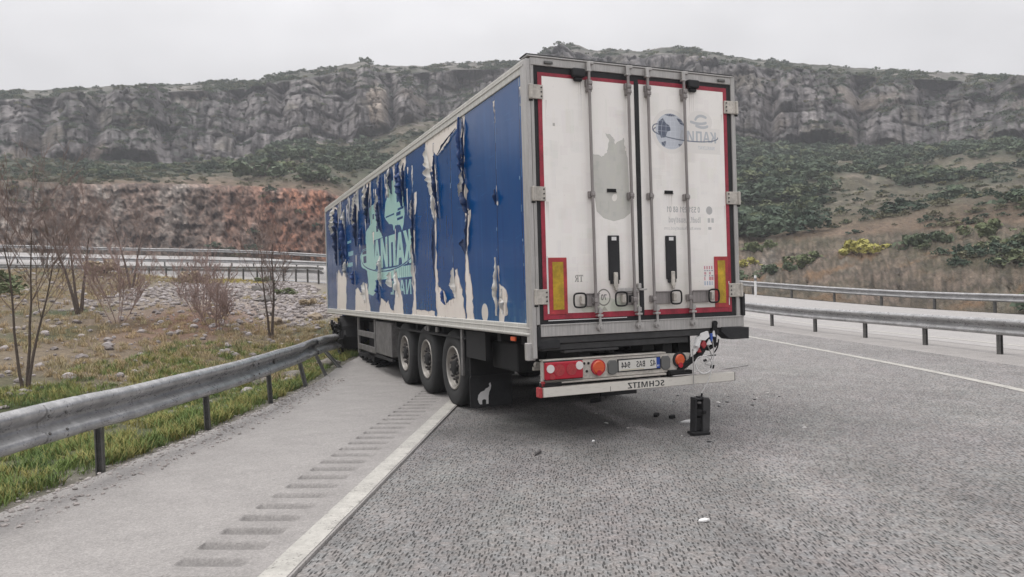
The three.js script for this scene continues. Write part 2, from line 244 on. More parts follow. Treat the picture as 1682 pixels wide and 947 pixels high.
{
  const col = (x, z) => {
    const [a, u] = along(x, z), d = -2.5 - u, n = fbm(x * 0.5, z * 0.5, 3, 4), n2 = fbm(x * 2.5, z * 2.5, 4, 3), g = clamp(0.5 + 1.2 * n);
    let c = [lerp(0.22, 0.3, g), lerp(0.18, 0.25, g), lerp(0.125, 0.18, g)];
    const mix = (b, t) => { t = clamp(t); c = c.map((v, i) => lerp(v, b[i], t)); };
    mix([0.075, 0.1, 0.03], sstep(0.05, 0.35, fbm(x * 0.3 + 4, z * 0.3, 7, 3) + 0.12 - 0.03 * Math.hypot(x, z) / 10));
    mix([0.07, 0.105, 0.028], sstep(4.5, 0.8, d) * 0.85);
    mix([0.26, 0.225, 0.06], sstep(7, 2.5, d) * sstep(24, 30, a) * (0.5 + 1.2 * n));
    mix([0.5, 0.455, 0.44], talus(x, z) * 0.95);
    mix([0.25, 0.12, 0.085], Math.exp(-(((x + 9.5) / 2.2) ** 2 + ((z + 22) / 3.5) ** 2)) * 0.8);
    mix([0.3, 0.28, 0.26], sstep(1.0, 0.2, d) * (0.8 + n2));
    const k = 0.95 + 0.5 * n2; return c.map(v => v * k);
  };
  const N = 300, x0 = -70, x1 = 2, z0 = -66, z1 = 12;
  const g = grid(N, N, (i, j) => { const s = i / N, t = j / N, x = lerp(x1, x0, Math.pow(s, 1.6)), z = lerp(z1, z0, t); const [a, u] = along(x, z); return [x, infieldH(x, z) - (u > 30 ? 30 : 0), z]; }, (i, j, p) => col(p[0], p[2]));
  // keep only what lies inside the bend
  const P = g.attributes.position, idx = g.index.array, keep = [];
  for (let k = 0; k < idx.length; k += 3) { let ok = true; for (let q = 0; q < 3; q++) { const v = idx[k + q], [a, u] = along(P.getX(v), P.getZ(v)); if (u > -1.6 || a > A_END + 4) ok = false; } if (ok) keep.push(idx[k], idx[k + 1], idx[k + 2]); }
  g.setIndex(keep);
  mat('soil', [1, 1, 1], 0.95, 0, { vertexColors: true, map: scaled(grimeMap, 0.8), bumpMap: scaled(grimeMap, 0.45), bumpScale: 0.03 });
  struct('roadside_ground', g, M.soil);
}
// base sheet to the horizon
mat('plain', [0.16, 0.14, 0.1], 0.95, 0, { map: scaled(grimeMap, 9) });
struct('ground', new THREE.PlaneGeometry(2400, 2400, 4, 4).rotateX(-Math.PI / 2).translate(0, -0.35, 0), M.plain);

// ---------------------------------------------------------------- mountain: cut slope, scrub slope, cliffs, ridge
const ridgeT = [[-70, 5], [-55, 7], [-41.8, 11.4], [-34.5, 13.36], [-27.6, 14.51], [-19.7, 15.44], [-18.4, 15.65], [-17.7, 15.94], [-16.2, 16.19], [-15.3, 16.4], [-14, 16.63], [-12.6, 16.9], [-10.8, 17.3], [-10.3, 17.02], [-8, 16.93], [-6.2, 17.04], [-4.3, 17.21], [-1.5, 17.22], [1.4, 17.29], [2.3, 17.64], [3.5, 18.19], [5.6, 18.22], [6.6, 17.78], [8, 17.78], [10.7, 17.41], [11.4, 17.61], [13.4, 17.48], [15.2, 17.09], [17, 16.49], [18.7, 16.09], [25.2, 14.72], [35, 12.6], [41.4, 11.2], [55, 9], [70, 7.5]];
const cutT = [[-70, 6], [-40, 7.6], [-19.9, 8.1], [-14, 7.9], [-12, 7], [0, 5.5], [14, 4], [18, 3.2], [30, 3.2], [70, 3.5]];
const footT = [[-70, 7], [-30, 9.3], [-19.9, 9.84], [-17.6, 11.1], [-12.8, 11.1], [-9.1, 12.2], [-6, 13.2], [4, 12.5], [12, 11], [18, 10.1], [30, 8.8], [70, 5]];
const look = (T, x) => { let i = 0; while (i < T.length - 2 && x > T[i + 1][0]) i++; const [a, b] = [T[i], T[i + 1]], t = clamp((x - a[0]) / (b[0] - a[0])); return lerp(a[1], b[1], t); };
function startR(az) { // where a line of sight leaves the far edge of the highway
  const s = Math.sin(az * Math.PI / 180), c = -Math.cos(az * Math.PI / 180); let r = 20; while (r < 140) { const [a, u] = along(s * r, c * r); if (u > 22.9 && a < A_END) return r; r += 0.5; } return r;
}
const NA = 1150, NR = 250, MTN = [];
const mountainPoint = (az, t) => {
  const r0 = startRs(az), el2h = (r, e) => 1.56 + r * Math.tan(e * Math.PI / 180);
  const [pa, pu] = along(Math.sin(az * Math.PI / 180) * r0, -Math.cos(az * Math.PI / 180) * r0);
  const h0 = road(Math.min(pa, A_END), Math.min(pu, 22.9))[1] - 0.1, wob = fbm(az * 0.12, 1, 3, 3);
  const rc = r0 + 12 + 5 * wob + 10 * sstep(-8, 16, az), hc = Math.max(h0 + 2, el2h(rc, look(cutT, az) + 0.5 * wob)), rf = 168 + 16 * fbm(az * 0.1, 4, 3, 3), hf = el2h(rf, look(footT, az) + 0.7 * fbm(az * 0.35, 7, 1, 3)), ridge = look(ridgeT, az);
  const rt = rf + 22, ht = el2h(rt, ridge - 0.5), rr = rf + 62, hr = el2h(rr, ridge + 0.12 * fbm(az * 1.3, 2, 2, 3));
  const K = [[0, r0, h0], [0.04, r0 + 2.2, h0 - 0.2], [0.24, rc, hc], [0.46, rf, hf], [0.86, rt, ht], [0.95, rr, hr], [1, rr + 80, hr - 45]];
  let i = 0; while (i < K.length - 2 && t > K[i + 1][0]) i++; const q = clamp((t - K[i][0]) / (K[i + 1][0] - K[i][0]));
  return [lerp(K[i][1], K[i + 1][1], q), lerp(K[i][2], K[i + 1][2], q), i, q];
};
const _sr = {}; function startRs(az) { const k = Math.floor(az * 2), f = az * 2 - k; const g = q => _sr[q] ??= startR(q / 2); return lerp(g(k), g(k + 1), f); }
{
  const az0 = -64, az1 = 62, cols = [], P = [];
  for (let j = 0; j <= NR; j++) for (let i = 0; i <= NA; i++) {
    const az = lerp(az0, az1, i / NA), t = j / NR; let [r, h, zone, q] = mountainPoint(az, t);
    const s = Math.sin(az * Math.PI / 180), c = -Math.cos(az * Math.PI / 180); let x = s * r, z = c * r, lat = az * 3.2; // metres across at the cliffs
    const cliff = zone === 3 ? sstep(0, 0.08, q) * sstep(1, 0.94, q) : zone === 2 ? sstep(0.7, 1, q) * 0.0 : 0;
    let dr = 0, dh = 0, fiss = 0, ledge = 0;
    if (cliff > 0) {
      const wv = 0.5 * fbm(lat * 0.12, h * 0.1, 2, 3), cA = cells(lat * 0.16 + wv, h * 0.085 + 0.4 * wv, 11), cB = cells(lat * 0.5 + wv, h * 0.13 + wv, 31), cC = cells(lat * 1.25 + 0.5 * wv, h * 0.38 + wv, 51); fiss = ridged(lat * 0.13 + wv * 0.25, h * 0.03, 2, 3); const big = fbm(lat * 0.03, h * 0.012, 8, 2), rib = Math.abs(noise(lat * 0.075 + 0.2 * wv, h * 0.01, 3)), led = fbm(lat * 0.035, h * 0.11 + 0.3 * wv, 4, 3), fine = ridged(lat * 0.5 + wv, h * 0.22, 6, 4), hair = ridged(lat * 1.3, h * 0.5 + wv, 9, 2);
      const bA = blocks(lat + 2 * wv, h, 4.2, 13, 11), bB = blocks(lat + 0.8 * wv, h + wv, 1.7, 5.5, 23), bC = blocks(lat, h + wv, 0.85, 2.1, 37);
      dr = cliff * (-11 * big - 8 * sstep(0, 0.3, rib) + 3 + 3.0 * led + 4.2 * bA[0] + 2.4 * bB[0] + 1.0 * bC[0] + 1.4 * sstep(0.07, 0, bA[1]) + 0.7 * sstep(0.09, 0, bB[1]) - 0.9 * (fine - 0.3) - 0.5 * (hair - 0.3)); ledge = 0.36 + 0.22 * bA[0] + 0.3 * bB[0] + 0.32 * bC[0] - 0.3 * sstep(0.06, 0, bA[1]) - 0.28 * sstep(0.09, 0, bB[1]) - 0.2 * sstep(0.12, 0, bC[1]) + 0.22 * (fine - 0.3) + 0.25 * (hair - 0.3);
    } else if (zone === 1) { const cutHard = 1 - 0.65 * sstep(-12, 10, az); const e = sstep(0, 0.12, q) * sstep(1, 0.9, q) * cutHard; const n = ridged(lat * 0.55, h * 0.4, 1, 3), n2 = ridged(lat * 1.7, h * 1.2, 5, 2); const cD = blocks(lat + n, h + 0.5 * n, 1.7, 1.3, 71), cE = blocks(lat + 0.3 * n, h + 0.3 * n, 0.62, 0.55, 81); fiss = n; ledge = 0.34 + 0.35 * cD[0] + 0.5 * cE[0] - 0.32 * sstep(0.12, 0, cD[1]) - 0.3 * sstep(0.16, 0, cE[1]) + 0.25 * (n2 - 0.3) + 0.2 * (n - 0.3); dr = e * (1.3 * cD[0] + 0.6 * cE[0] - 1.0 * (n - 0.25) - 0.5 * (n2 - 0.2) + 2.6 * fbm(lat * 0.16, h * 0.12, 3, 4)); dh = 0.5 * fbm(lat * 0.7, r * 0.3, 4, 3) * sstep(0, 0.2, q); }
    else if (zone === 2) { dh = sstep(0, 0.1, q) * sstep(1, 0.9, q) * (3.2 * fbm(x * 0.035, z * 0.035, 3, 5) + 0.9 * fbm(x * 0.2, z * 0.2, 6, 3)); }
    else if (zone >= 4) { dh = sstep(0, 0.15, q) * (zone === 4 ? sstep(1.0, 0.7, q) * 0.7 + 0.3 : 0.3) * (1.6 * fbm(lat * 0.12, r * 0.06, 3, 4)); }
    const rr = r + dr; P.push([s * rr, h + dh, c * rr, lat * 0.3, (h + r) * 0.3]);
    MTN.push([zone, q, fiss, ledge, az, r, h]);
  }
  const veg = (x, y, z) => fbm(x * 0.03, y * 0.045, z * 0.03, 4) + 0.5 * fbm(x * 0.16, y * 0.16, z * 0.16, 3);
  const nrmGrid = grid(NA, NR, (i, j) => P[j * (NA + 1) + i]); const nm = nrmGrid.attributes.normal;
  const colorAt = k => {
    const [zone, q, fiss, ledge, az, r, h] = MTN[k], p = P[k], n = fbm(p[0] * 0.3, p[1] * 0.3, p[2] * 0.3, 4), steep = 1 - Math.abs(nm.getY(k)), v = veg(...p);
    let c; const mix = (b, t) => { t = clamp(t); c = c.map((w, i) => lerp(w, b[i], t)); };
    const lat = az * 3.2, st = fbm(lat * 0.25, h * 0.02, 5, 3);
    const rock = [0.315, 0.3, 0.315];
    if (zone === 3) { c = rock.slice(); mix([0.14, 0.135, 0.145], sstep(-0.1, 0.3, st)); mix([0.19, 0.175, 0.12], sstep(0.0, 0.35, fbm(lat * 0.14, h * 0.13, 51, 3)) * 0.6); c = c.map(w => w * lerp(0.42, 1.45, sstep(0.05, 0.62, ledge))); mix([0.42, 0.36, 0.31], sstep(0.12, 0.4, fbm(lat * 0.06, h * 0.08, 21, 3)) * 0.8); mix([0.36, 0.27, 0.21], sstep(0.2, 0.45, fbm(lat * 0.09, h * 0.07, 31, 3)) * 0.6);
      const scar = Math.exp(-(((az + 9.9) / 0.9) ** 2 + ((h - (1.56 + r * Math.tan(13.8 * Math.PI / 180))) / 5.5) ** 2)); mix([0.56, 0.49, 0.44], sstep(0.3, 0.6, scar + 0.5 * n));
      mix([0.085, 0.105, 0.085], sstep(0.12, 0.42, 0.42 - steep + 0.95 * v) * 0.85); mix([0.05, 0.055, 0.05], sstep(0.3, 0.02, fiss) * 0.55); }
    else if (zone === 1) { const red = sstep(-24, -15.8, az + 5 * n) * sstep(5, -8, az); c = [0.33, 0.25, 0.215]; mix([0.42, 0.375, 0.35], sstep(0.0, 0.4, st + n)); mix([0.5, 0.24, 0.16], red * (0.75 + 1.5 * fbm(lat * 0.25, h * 0.25, 3, 3))); c = c.map(w => w * lerp(0.5, 1.45, sstep(0.0, 0.65, ledge))); mix([0.11, 0.1, 0.06], sstep(0.05, 0.35, v) * 0.7); mix([0.09, 0.1, 0.035], sstep(6, 14, az) * (0.6 + v)); mix([0.26, 0.17, 0.1], sstep(8, 14, az) * sstep(0.05, 0.3, n)); mix([0.13, 0.11, 0.07], sstep(0.1, 0, q) * 0.6); }
    else if (zone === 2) { const gr2 = fbm(p[0] * 0.9, p[1] * 0.9, p[2] * 0.9, 3); c = [0.17, 0.155, 0.105]; mix([0.27, 0.235, 0.19], sstep(0.0, 0.3, n + 0.5 * gr2)); mix([0.085, 0.1, 0.06], sstep(-0.1, 0.2, v + 0.5 * gr2)); mix([0.08, 0.1, 0.055], sstep(13, 17, az) * sstep(26, 20, az) * 0.8); c = c.map(w => w * (1 + 0.9 * gr2)); mix([0.3, 0.27, 0.26], sstep(0.75, 1, q) * sstep(0, 0.25, n)); mix([0.3, 0.18, 0.12], sstep(0.2, 0, q) * 0.5); }
    else { c = [0.2, 0.195, 0.18]; mix([0.055, 0.065, 0.035], sstep(-0.12, 0.12, v)); mix([0.34, 0.32, 0.31], sstep(0.15, 0.35, n)); }
    const k2 = 0.92 + 0.55 * n; return c.map(w => w * k2);
  };
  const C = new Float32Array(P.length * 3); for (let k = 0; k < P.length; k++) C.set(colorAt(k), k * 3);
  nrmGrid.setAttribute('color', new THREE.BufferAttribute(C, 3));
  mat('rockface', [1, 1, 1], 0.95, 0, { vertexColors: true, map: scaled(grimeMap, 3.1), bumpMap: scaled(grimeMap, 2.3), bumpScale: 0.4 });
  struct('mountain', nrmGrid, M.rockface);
  // -------------------------------------------------- scrub on slopes and ledges
  const r = rng(404), spots = [];
  for (let tries = 0; tries < 160000 && spots.length < 15000; tries++) {
    const i = Math.floor(r() * NA), j = Math.floor(r() * (NR - 14)), k = j * (NA + 1) + i, [zone, q, , , az] = MTN[k], p = P[k], v = veg(...p), steep = 1 - Math.abs(nm.getY(k));
    let pr = 0, sz = 1;
    if (zone === 3) { pr = sstep(0.25, 0.6, 0.55 - steep + 0.7 * v) * 0.3; sz = 0.6; } else if (zone === 2) { const row = sstep(-25, -19, az) * sstep(-8, -11, az) + sstep(12, 18, az), foot = sstep(0.3, 0.75, q); const edge = sstep(13, 16, az) * sstep(25, 20, az), big = r() < 0.35 + 0.3 * row + 0.3 * edge; pr = big ? sstep(0.12 - 0.3 * row * foot, 0.3, v) * (0.3 + 0.5 * row) + 0.3 * edge : 0.22 + 0.3 * sstep(-0.2, 0.1, v) + 0.2 * sstep(12, 17, az); sz = big ? 0.75 + 0.35 * row + 0.3 * edge : 0.36; } else if (zone === 1) { pr = (0.05 + 0.5 * sstep(6, 14, az)) * sstep(-0.05, 0.2, v); sz = 0.55; } else if (zone === 4) { pr = 0.6 * sstep(-0.05, 0.3, noise(az * 0.5, 3, 1)) + 0.06; sz = 0.6; }
    if (r() < pr) spots.push([p, sz * (0.6 + 0.9 * r()), r()]);
  }
  const lump = bushGeo(190, rng(5), 0.18);
  mat('scrubLeaf', [0.082, 0.115, 0.07], 0.9, 0, { });
  const im = new THREE.InstancedMesh(lump, M.scrubLeaf, spots.length), m4 = new THREE.Matrix4(), qn = new THREE.Quaternion(), e = new THREE.Euler(), cc = new THREE.Color();
  spots.forEach(([p, s, v], k) => { e.set(0, v * 20, 0); qn.setFromEuler(e); m4.compose(new THREE.Vector3(p[0], p[1] - 0.25 * s, p[2]), qn, new THREE.Vector3(s * (1.2 + v), s * (0.8 + 0.6 * ((v * 313) % 1)), s * (1.3 + 0.6 * ((v * 97) % 1)))); im.setMatrixAt(k, m4); const w = (v * 7919) % 1; const dry = s < 0.62 && w > 0.45 ? 1 : 0; cc.setRGB(0.5 + 0.7 * w + (v > 0.85 ? 0.4 : 0) + 0.7 * dry, 0.58 + 0.55 * w + (v > 0.85 ? 0.2 : 0) + 0.2 * dry, 0.6 + 0.5 * w + 0.15 * dry); im.setColorAt(k, cc); });
  im.name = 'hillside_scrub'; im.userData.kind = 'stuff'; im.userData.label = 'dark green scrub scattered over the mountain slope and cliff ledges'; im.userData.category = 'scrub'; scene.add(im);
}
function bushGeo(n, r, leaf, squash = 1) { // many small leaf faces through an uneven crown, base at y = 0
  const P = [], N = [], clumps = []; for (let i = 0; i < 13; i++) { const a = r() * 6.28, d = 0.75 * Math.sqrt(r()), hh = 0.15 + (0.75 - 0.5 * d) * r() + 0.12; clumps.push([Math.cos(a) * d, hh, Math.sin(a) * d, 0.12 + 0.3 * r() * (1.1 - hh)]); }
  const v = new THREE.Vector3(), t = new THREE.Vector3(), b = new THREE.Vector3();
  for (let i = 0; i < n; i++) {
    const c = clumps[i % 13]; v.set(r() - 0.5, r() - 0.5, r() - 0.5).normalize(); const rad = c[3] * Math.cbrt(0.3 + 0.7 * r()), px = c[0] + v.x * rad, py = Math.max(0.02, (c[1] + v.y * rad) * squash), pz = c[2] + v.z * rad;
    t.set(r() - 0.5, r() - 0.5, r() - 0.5).normalize(); b.crossVectors(t, v).normalize(); const s = leaf * (0.5 + r());
    for (const [k1, k2] of [[-0.5, -0.3], [0.5, -0.3], [0.1, 0.8]]) { P.push(px + t.x * s * k1 + b.x * s * k2, py + t.y * s * k1 + b.y * s * k2, pz + t.z * s * k1 + b.z * s * k2); const nn = v.clone().addScaledVector(new THREE.Vector3(0, 1, 0), 0.5).normalize(); N.push(nn.x, nn.y, nn.z); }
  }
  const g = new THREE.BufferGeometry(); g.setAttribute('position', new THREE.Float32BufferAttribute(P, 3)); g.computeVertexNormals(); return g;
}
// ---------------------------------------------------------------- the semi-trailer
const TR = [1.403, 0, -7.982], TY = 0.39584, HW = 1.305, LEN = 13.4, Y0 = 1.085, Y1 = 3.916;
const toWorld = (x, y, z) => { const c = Math.cos(TY), s = Math.sin(TY); return [c * x + s * z + TR[0], y + TR[1], -s * x + c * z + TR[2]]; };
const trailer = thing('semi_trailer', 'white and blue refrigerated box trailer with torn side film, slewed across the shoulder', 'trailer', TR, TY);
function canvasTex(w, h, draw, srgb = true) { const c = document.createElement('canvas'); c.width = w; c.height = h; const x = c.getContext('2d'); draw(x, w, h); const t = new THREE.CanvasTexture(c); t.wrapS = t.wrapT = THREE.ClampToEdgeWrapping; t.anisotropy = 8; if (srgb) t.colorSpace = THREE.SRGBColorSpace; return t; }
function panelGeo(p, uvs) { const g = new THREE.BufferGeometry(); g.setAttribute('position', new THREE.Float32BufferAttribute(p.flat(), 3)); g.setAttribute('uv', new THREE.Float32BufferAttribute(uvs.flat(), 2)); g.setIndex([0, 1, 2, 0, 2, 3]); g.computeVertexNormals(); return g; }
function mirrored(x, s, px, py, sx = 1) { x.save(); x.translate(px, py); x.scale(-sx, 1); x.fillText(s, 0, 0); x.restore(); }

// ---- torn film on the left side: print on a flat sheet, s metres from the rear, y metres above the floor rail
const SEAM0 = [0.22, 0.92, 2.03, 3.33, 4.5, 5.7];
const TEARS = [
  [[3.72, 2.7], [2.91, 2.7], [2.23, 2.7], [2.26, 2.59], [2.51, 2.58], [2.59, 2.5], [2.74, 2.47], [2.86, 2.43], [3.12, 2.4], [3.28, 2.47], [3.39, 2.32], [3.4, 2.2], [3.61, 2.26], [3.58, 2.35], [3.72, 2.5]],
  [[3.61, 2.25], [3.39, 2.2], [3.42, 1.99], [3.36, 1.8], [3.25, 1.87], [3.15, 2.04], [3.23, 2.08], [3.26, 2.3]],
  [[3.5, 2.07], [3.31, 1.81], [3.15, 1.76], [3.21, 1.6], [3.28, 1.51], [3.31, 0.89], [3.27, 0.7], [3.24, 0.55], [3.11, 0.51], [2.99, 0.49], [2.88, 0.39], [2.93, 0.32], [2.7, 0.37], [2.59, 0.39], [2.48, 0.4], [2.49, 0.77], [2.39, 0.78], [2.32, 0.65], [2.25, 0.54], [2.16, 0.39], [2.11, 0.12], [3.38, 0.12], [3.35, 0.22], [3.41, 0.51], [3.39, 0.9], [3.33, 1.54], [3.36, 1.78]],
  [[2.03, 2.71], [1.95, 2.7], [1.99, 2.36], [2.08, 2.12], [1.99, 1.94], [2.02, 1.86], [1.87, 1.73], [1.98, 1.61], [2.1, 1.58], [2.12, 1.74], [2.1, 2.02], [2.14, 2.13], [2.06, 2.24], [2.09, 2.51]],
  [[2.01, 1.54], [1.8, 1.49], [1.86, 1.33], [1.92, 1.15], [1.98, 0.96], [1.93, 0.77], [1.87, 0.62], [1.82, 0.45], [1.77, 0.12], [2.06, 0.12], [2.06, 0.58], [2.05, 0.92], [1.98, 1.15], [2.02, 1.37]],
  [[0.92, 0.56], [0.85, 0.53], [0.79, 0.52], [0.71, 0.48], [0.69, 0.21], [0.78, 0.19], [0.8, 0.12], [0.94, 0.12]],
  [[4.51, 0.21], [3.46, 0.2], [3.41, 0.12], [4.47, 0.12]],
  [[4.54, 1.48], [4.42, 1.44], [4.47, 1.16], [4.53, 0.84], [4.47, 0.63], [4.44, 0.12], [4.77, 0.12], [4.60, 0.37], [4.57, 0.9]],
  [[4.41, 2.04], [4.26, 2.04], [4.27, 1.9], [4.38, 1.7], [4.46, 1.71]],
  [[7.11, 0.12], [6.96, 0.39], [6.73, 0.36], [6.53, 0.3], [6.35, 0.36], [6.27, 0.27], [6.15, 0.2], [5.94, 0.17], [5.83, 0.48], [5.83, 0.83], [5.7, 0.86], [5.54, 0.68], [5.41, 0.51], [5.33, 0.37], [5.28, 0.12]],
  [[9.54, 0.12], [9.45, 0.58], [9.19, 0.63], [8.96, 0.56], [8.67, 0.47], [8.51, 0.29], [8.38, 0.4], [8.41, 0.71], [8.2, 0.7], [8.08, 0.39], [7.87, 0.12]],
  [[11.94, 0.12], [11.76, 1], [11.54, 1.1], [11.14, 0.92], [10.61, 1.12], [10.53, 0.75], [10.66, 0.12]],
  [[12.1, 2.7], [11.55, 2.62], [11.68, 2.43], [11.65, 2.01], [11.89, 2.07], [12.03, 2.46]],
  [[9.16, 2.7], [8.89, 2.7], [8.98, 2.43], [8.95, 2.25], [9.19, 1.84], [9.29, 1.85], [9.1, 2.27], [9.25, 2.43]],
  [[8.01, 2.72], [7.55, 2.7], [7.68, 2.48], [7.83, 2.33], [7.9, 2.27], [8.02, 2.39]],
  [[5.2, 2.7], [4.85, 2.7], [4.9, 2.55], [5.02, 2.48], [5.12, 2.56]],
];
{ const r = rng(41); for (let k = 0; k < 46; k++) { const s = k < 30 ? 4.6 + 8 * r() : SEAM0[Math.floor(r() * SEAM0.length)] + 0.06 * (r() - 0.5), top = r() < 0.55, L = 0.12 + 0.75 * r() * r(), y = top ? 2.7 - 0.25 * r() : 0.5 + 1.9 * r(), w = (0.018 + 0.07 * r() * r()) * (s > 4.5 ? 1.5 : 0.6); const P = []; for (let i = 0; i <= 5; i++) P.push([s + w * (1 - i / 5) * (0.6 + 0.6 * r()) + 0.03 * (r() - 0.5), y - L * i / 5]); for (let i = 5; i >= 0; i--) P.push([s - w * (1 - i / 5) * (0.6 + 0.6 * r()) + 0.03 * (r() - 0.5), y - L * i / 5]); TEARS.push(P); } }
const CY1 = [[6.48, 1.88], [6.36, 2.14], [6.1, 2.25], [6.06, 2.38], [5.81, 2.45], [5.57, 2.41], [5.62, 2.29], [5.37, 2.25], [5.26, 2.28], [5.08, 2.07], [5.04, 1.78], [5.13, 1.61], [5.24, 1.52], [5.36, 1.63], [5.71, 1.65], [5.78, 1.56], [5.88, 1.68], [6.16, 1.72], [6.37, 1.81]];
const CY2 = [[7.82, 2.18], [7.43, 2.21], [7.11, 2.13], [7.05, 1.96], [7.19, 1.89], [6.92, 1.7], [6.68, 1.53], [6.69, 1.42], [7.17, 1.42], [7.2, 0.95], [7.17, 0.75], [7.22, 0.53], [7.7, 0.44], [8.14, 0.48], [8.04, 0.66], [8.16, 0.95], [8.7, 1.05], [8.84, 1.27], [8.54, 1.41], [8.26, 1.36], [8.21, 1.74], [7.74, 1.85]];
const SEAMS = [0.22, 0.92, 2.03, 2.55, 3.33, 4.5, 5.7, 6.9, 8.1, 9.2, 10.5, 11.75, 12.6];
const sideTex = canvasTex(2048, 512, (x, W, H) => {
  const X = s => (LEN - s) / LEN * W, Y = y => H - y / (Y1 - Y0) * H, r = rng(23), mx = W / LEN, my = H / (Y1 - Y0);
  const jag = (poly, amp = 0.03, sub = 6) => { const o = []; poly.forEach((p, i) => { const q = poly[(i + 1) % poly.length], L = Math.hypot(q[0] - p[0], q[1] - p[1]), n = Math.max(1, Math.min(sub, Math.round(L / 0.06))); for (let k = 0; k < n; k++) { const t = k / n; o.push([X(lerp(p[0], q[0], t) + (k ? (r() - 0.5) * amp * 2 : 0)), Y(lerp(p[1], q[1], t) + (k ? (r() - 0.5) * amp : 0))]); } }); return o; };
  const path = pts => { x.beginPath(); pts.forEach((p, i) => i ? x.lineTo(...p) : x.moveTo(...p)); x.closePath(); };
  x.fillStyle = '#02447d'; x.fillRect(0, 0, W, H);
  for (let i = 0; i < 500; i++) { x.fillStyle = `rgba(${r() < 0.5 ? '12,30,80' : '50,105,180'},${0.03 + 0.05 * r()})`; const w = 2 + 10 * r(), h = 30 + 200 * r(); x.fillRect(r() * W, r() * H - h / 2, w, h); }
  for (let i = 0; i < 90; i++) { x.strokeStyle = `rgba(150,175,215,${0.08 + 0.1 * r()})`; x.lineWidth = 0.7 + r(); const px = r() * W, py = r() * H; x.beginPath(); x.moveTo(px, py); x.lineTo(px + (r() - 0.5) * 90, py + (r() - 0.5) * 14); x.stroke(); }
  for (const s of SEAMS) { x.fillStyle = 'rgba(10,20,58,0.75)'; x.fillRect(X(s) - 1, 0, 2, H); x.fillStyle = 'rgba(150,180,220,0.5)'; for (let i = 0; i < 5; i++) x.fillRect(X(s) + 1, r() * H, 1.6, 12 + 40 * r()); }
  // pale emblem: half globe, figure, lettering seen in mirror writing
  x.fillStyle = '#a9d2cc'; path(jag(CY1, 0.02)); x.fill(); path(jag(CY2, 0.02)); x.fill();
  x.fillStyle = '#02447d'; for (const [a, b, c, d] of [[5.55, 5.2, 2.2, 2.03], [5.5, 5.1, 1.92, 1.88], [6.4, 5.75, 1.87, 1.845], [5.55, 5.15, 1.76, 1.72], [5.6, 5.3, 1.86, 1.8]]) x.fillRect(X(a), Y(c), X(b) - X(a), Y(d) - Y(c));
  x.fillStyle = '#28406e'; for (const [s, y, w, h] of [[8.55, 1.72, 0.3, 0.13], [8.6, 1.5, 0.42, 0.2], [8.5, 1.26, 0.3, 0.14], [7.5, 2.03, 0.12, 0.1], [7.2, 1.78, 0.15, 0.12]]) x.fillRect(X(s), Y(y), w * mx, h * my);
  x.fillStyle = '#02447d'; x.fillRect(X(7.42), Y(1.52), X(4.55) - X(7.42), Y(0.72) - Y(1.52));
  x.fillStyle = '#a9d2cc'; x.fillRect(X(7.45), Y(0.93), X(4.6) - X(7.45), Y(0.74) - Y(0.93));
  x.textBaseline = 'alphabetic'; x.textAlign = 'left';
  x.save(); x.translate(X(4.6), Y(0.98)); x.scale(-1, 1); x.font = 'bold 128px sans-serif'; const tw = x.measureText('KAПИA').width; x.scale(2.86 * mx / tw, 0.52 * my / 93); x.lineWidth = 7; x.strokeStyle = '#a9d2cc'; x.fillText('KAПИA', 0, 0); x.strokeText('KAПИA', 0, 0); x.restore();
  x.fillStyle = '#02447d'; for (let i = 0; i < 7; i++) x.fillRect(X(5.5 - i * 0.14), Y(0.93), 2, 0.2 * my);
  x.fillStyle = '#9cc6c4'; x.save(); x.translate(X(4.68), Y(0.46)); x.scale(-1, 1); x.font = 'bold 60px sans-serif'; const t2 = x.measureText('NAKL').width; x.scale(1.5 * mx / t2, 0.25 * my / 44); x.fillText('NAKL', 0, 0); x.restore();
  const ring = [[8.18, 1.39], [8.65, 1.39], [8.79, 1.23], [8.46, 1.04], [7.42, 0.92], [6.38, 0.88], [5.46, 0.92], [4.84, 1.01], [4.52, 1.09]];
  for (const [w, c] of [[7, '#a9d2cc'], [3.6, '#1d3f7c']]) { x.strokeStyle = c; x.lineWidth = w; x.beginPath(); ring.forEach((p, i) => { if (!i) x.moveTo(X(p[0]), Y(p[1])); else { const m = ring[i - 1]; x.quadraticCurveTo(X(m[0]), Y(m[1]), X((m[0] + p[0]) / 2), Y((m[1] + p[1]) / 2)); } }); x.stroke(); }
  x.fillStyle = 'rgba(165,205,205,0.85)'; for (const [s, y, w, h] of [[11.1, 1.62, 0.3, 0.08], [10.3, 1.7, 0.5, 0.06], [11.2, 1.38, 0.55, 0.1], [10.2, 1.45, 0.6, 0.1], [10.4, 1.2, 0.7, 0.09], [11.0, 1.2, 0.2, 0.2]]) x.fillRect(X(s), Y(y), w * mx, h * my);
  // bare panel where the film has come away
  for (const t of TEARS) { const p = jag(t, 0.035); x.strokeStyle = 'rgba(10,26,66,0.75)'; x.lineWidth = t.length > 12 ? 4 : 2; path(p); x.stroke(); x.fillStyle = '#dfd7cf'; path(p); x.fill(); x.save(); x.clip(); for (let i = 0; i < 60; i++) { x.fillStyle = `rgba(${r() < 0.5 ? '120,105,95' : '235,230,222'},${0.08 + 0.16 * r()})`; x.fillRect(r() * W, r() * H, 1.5 + 6 * r(), 30 + 120 * r()); } for (const q of p) if (r() < 0.5) { x.fillStyle = 'rgba(150,132,120,0.35)'; x.fillRect(q[0] - 3, q[1] - 4, 6, 5 + 16 * r()); } x.restore(); }  // dark outline paints the folded film edge and its shadow
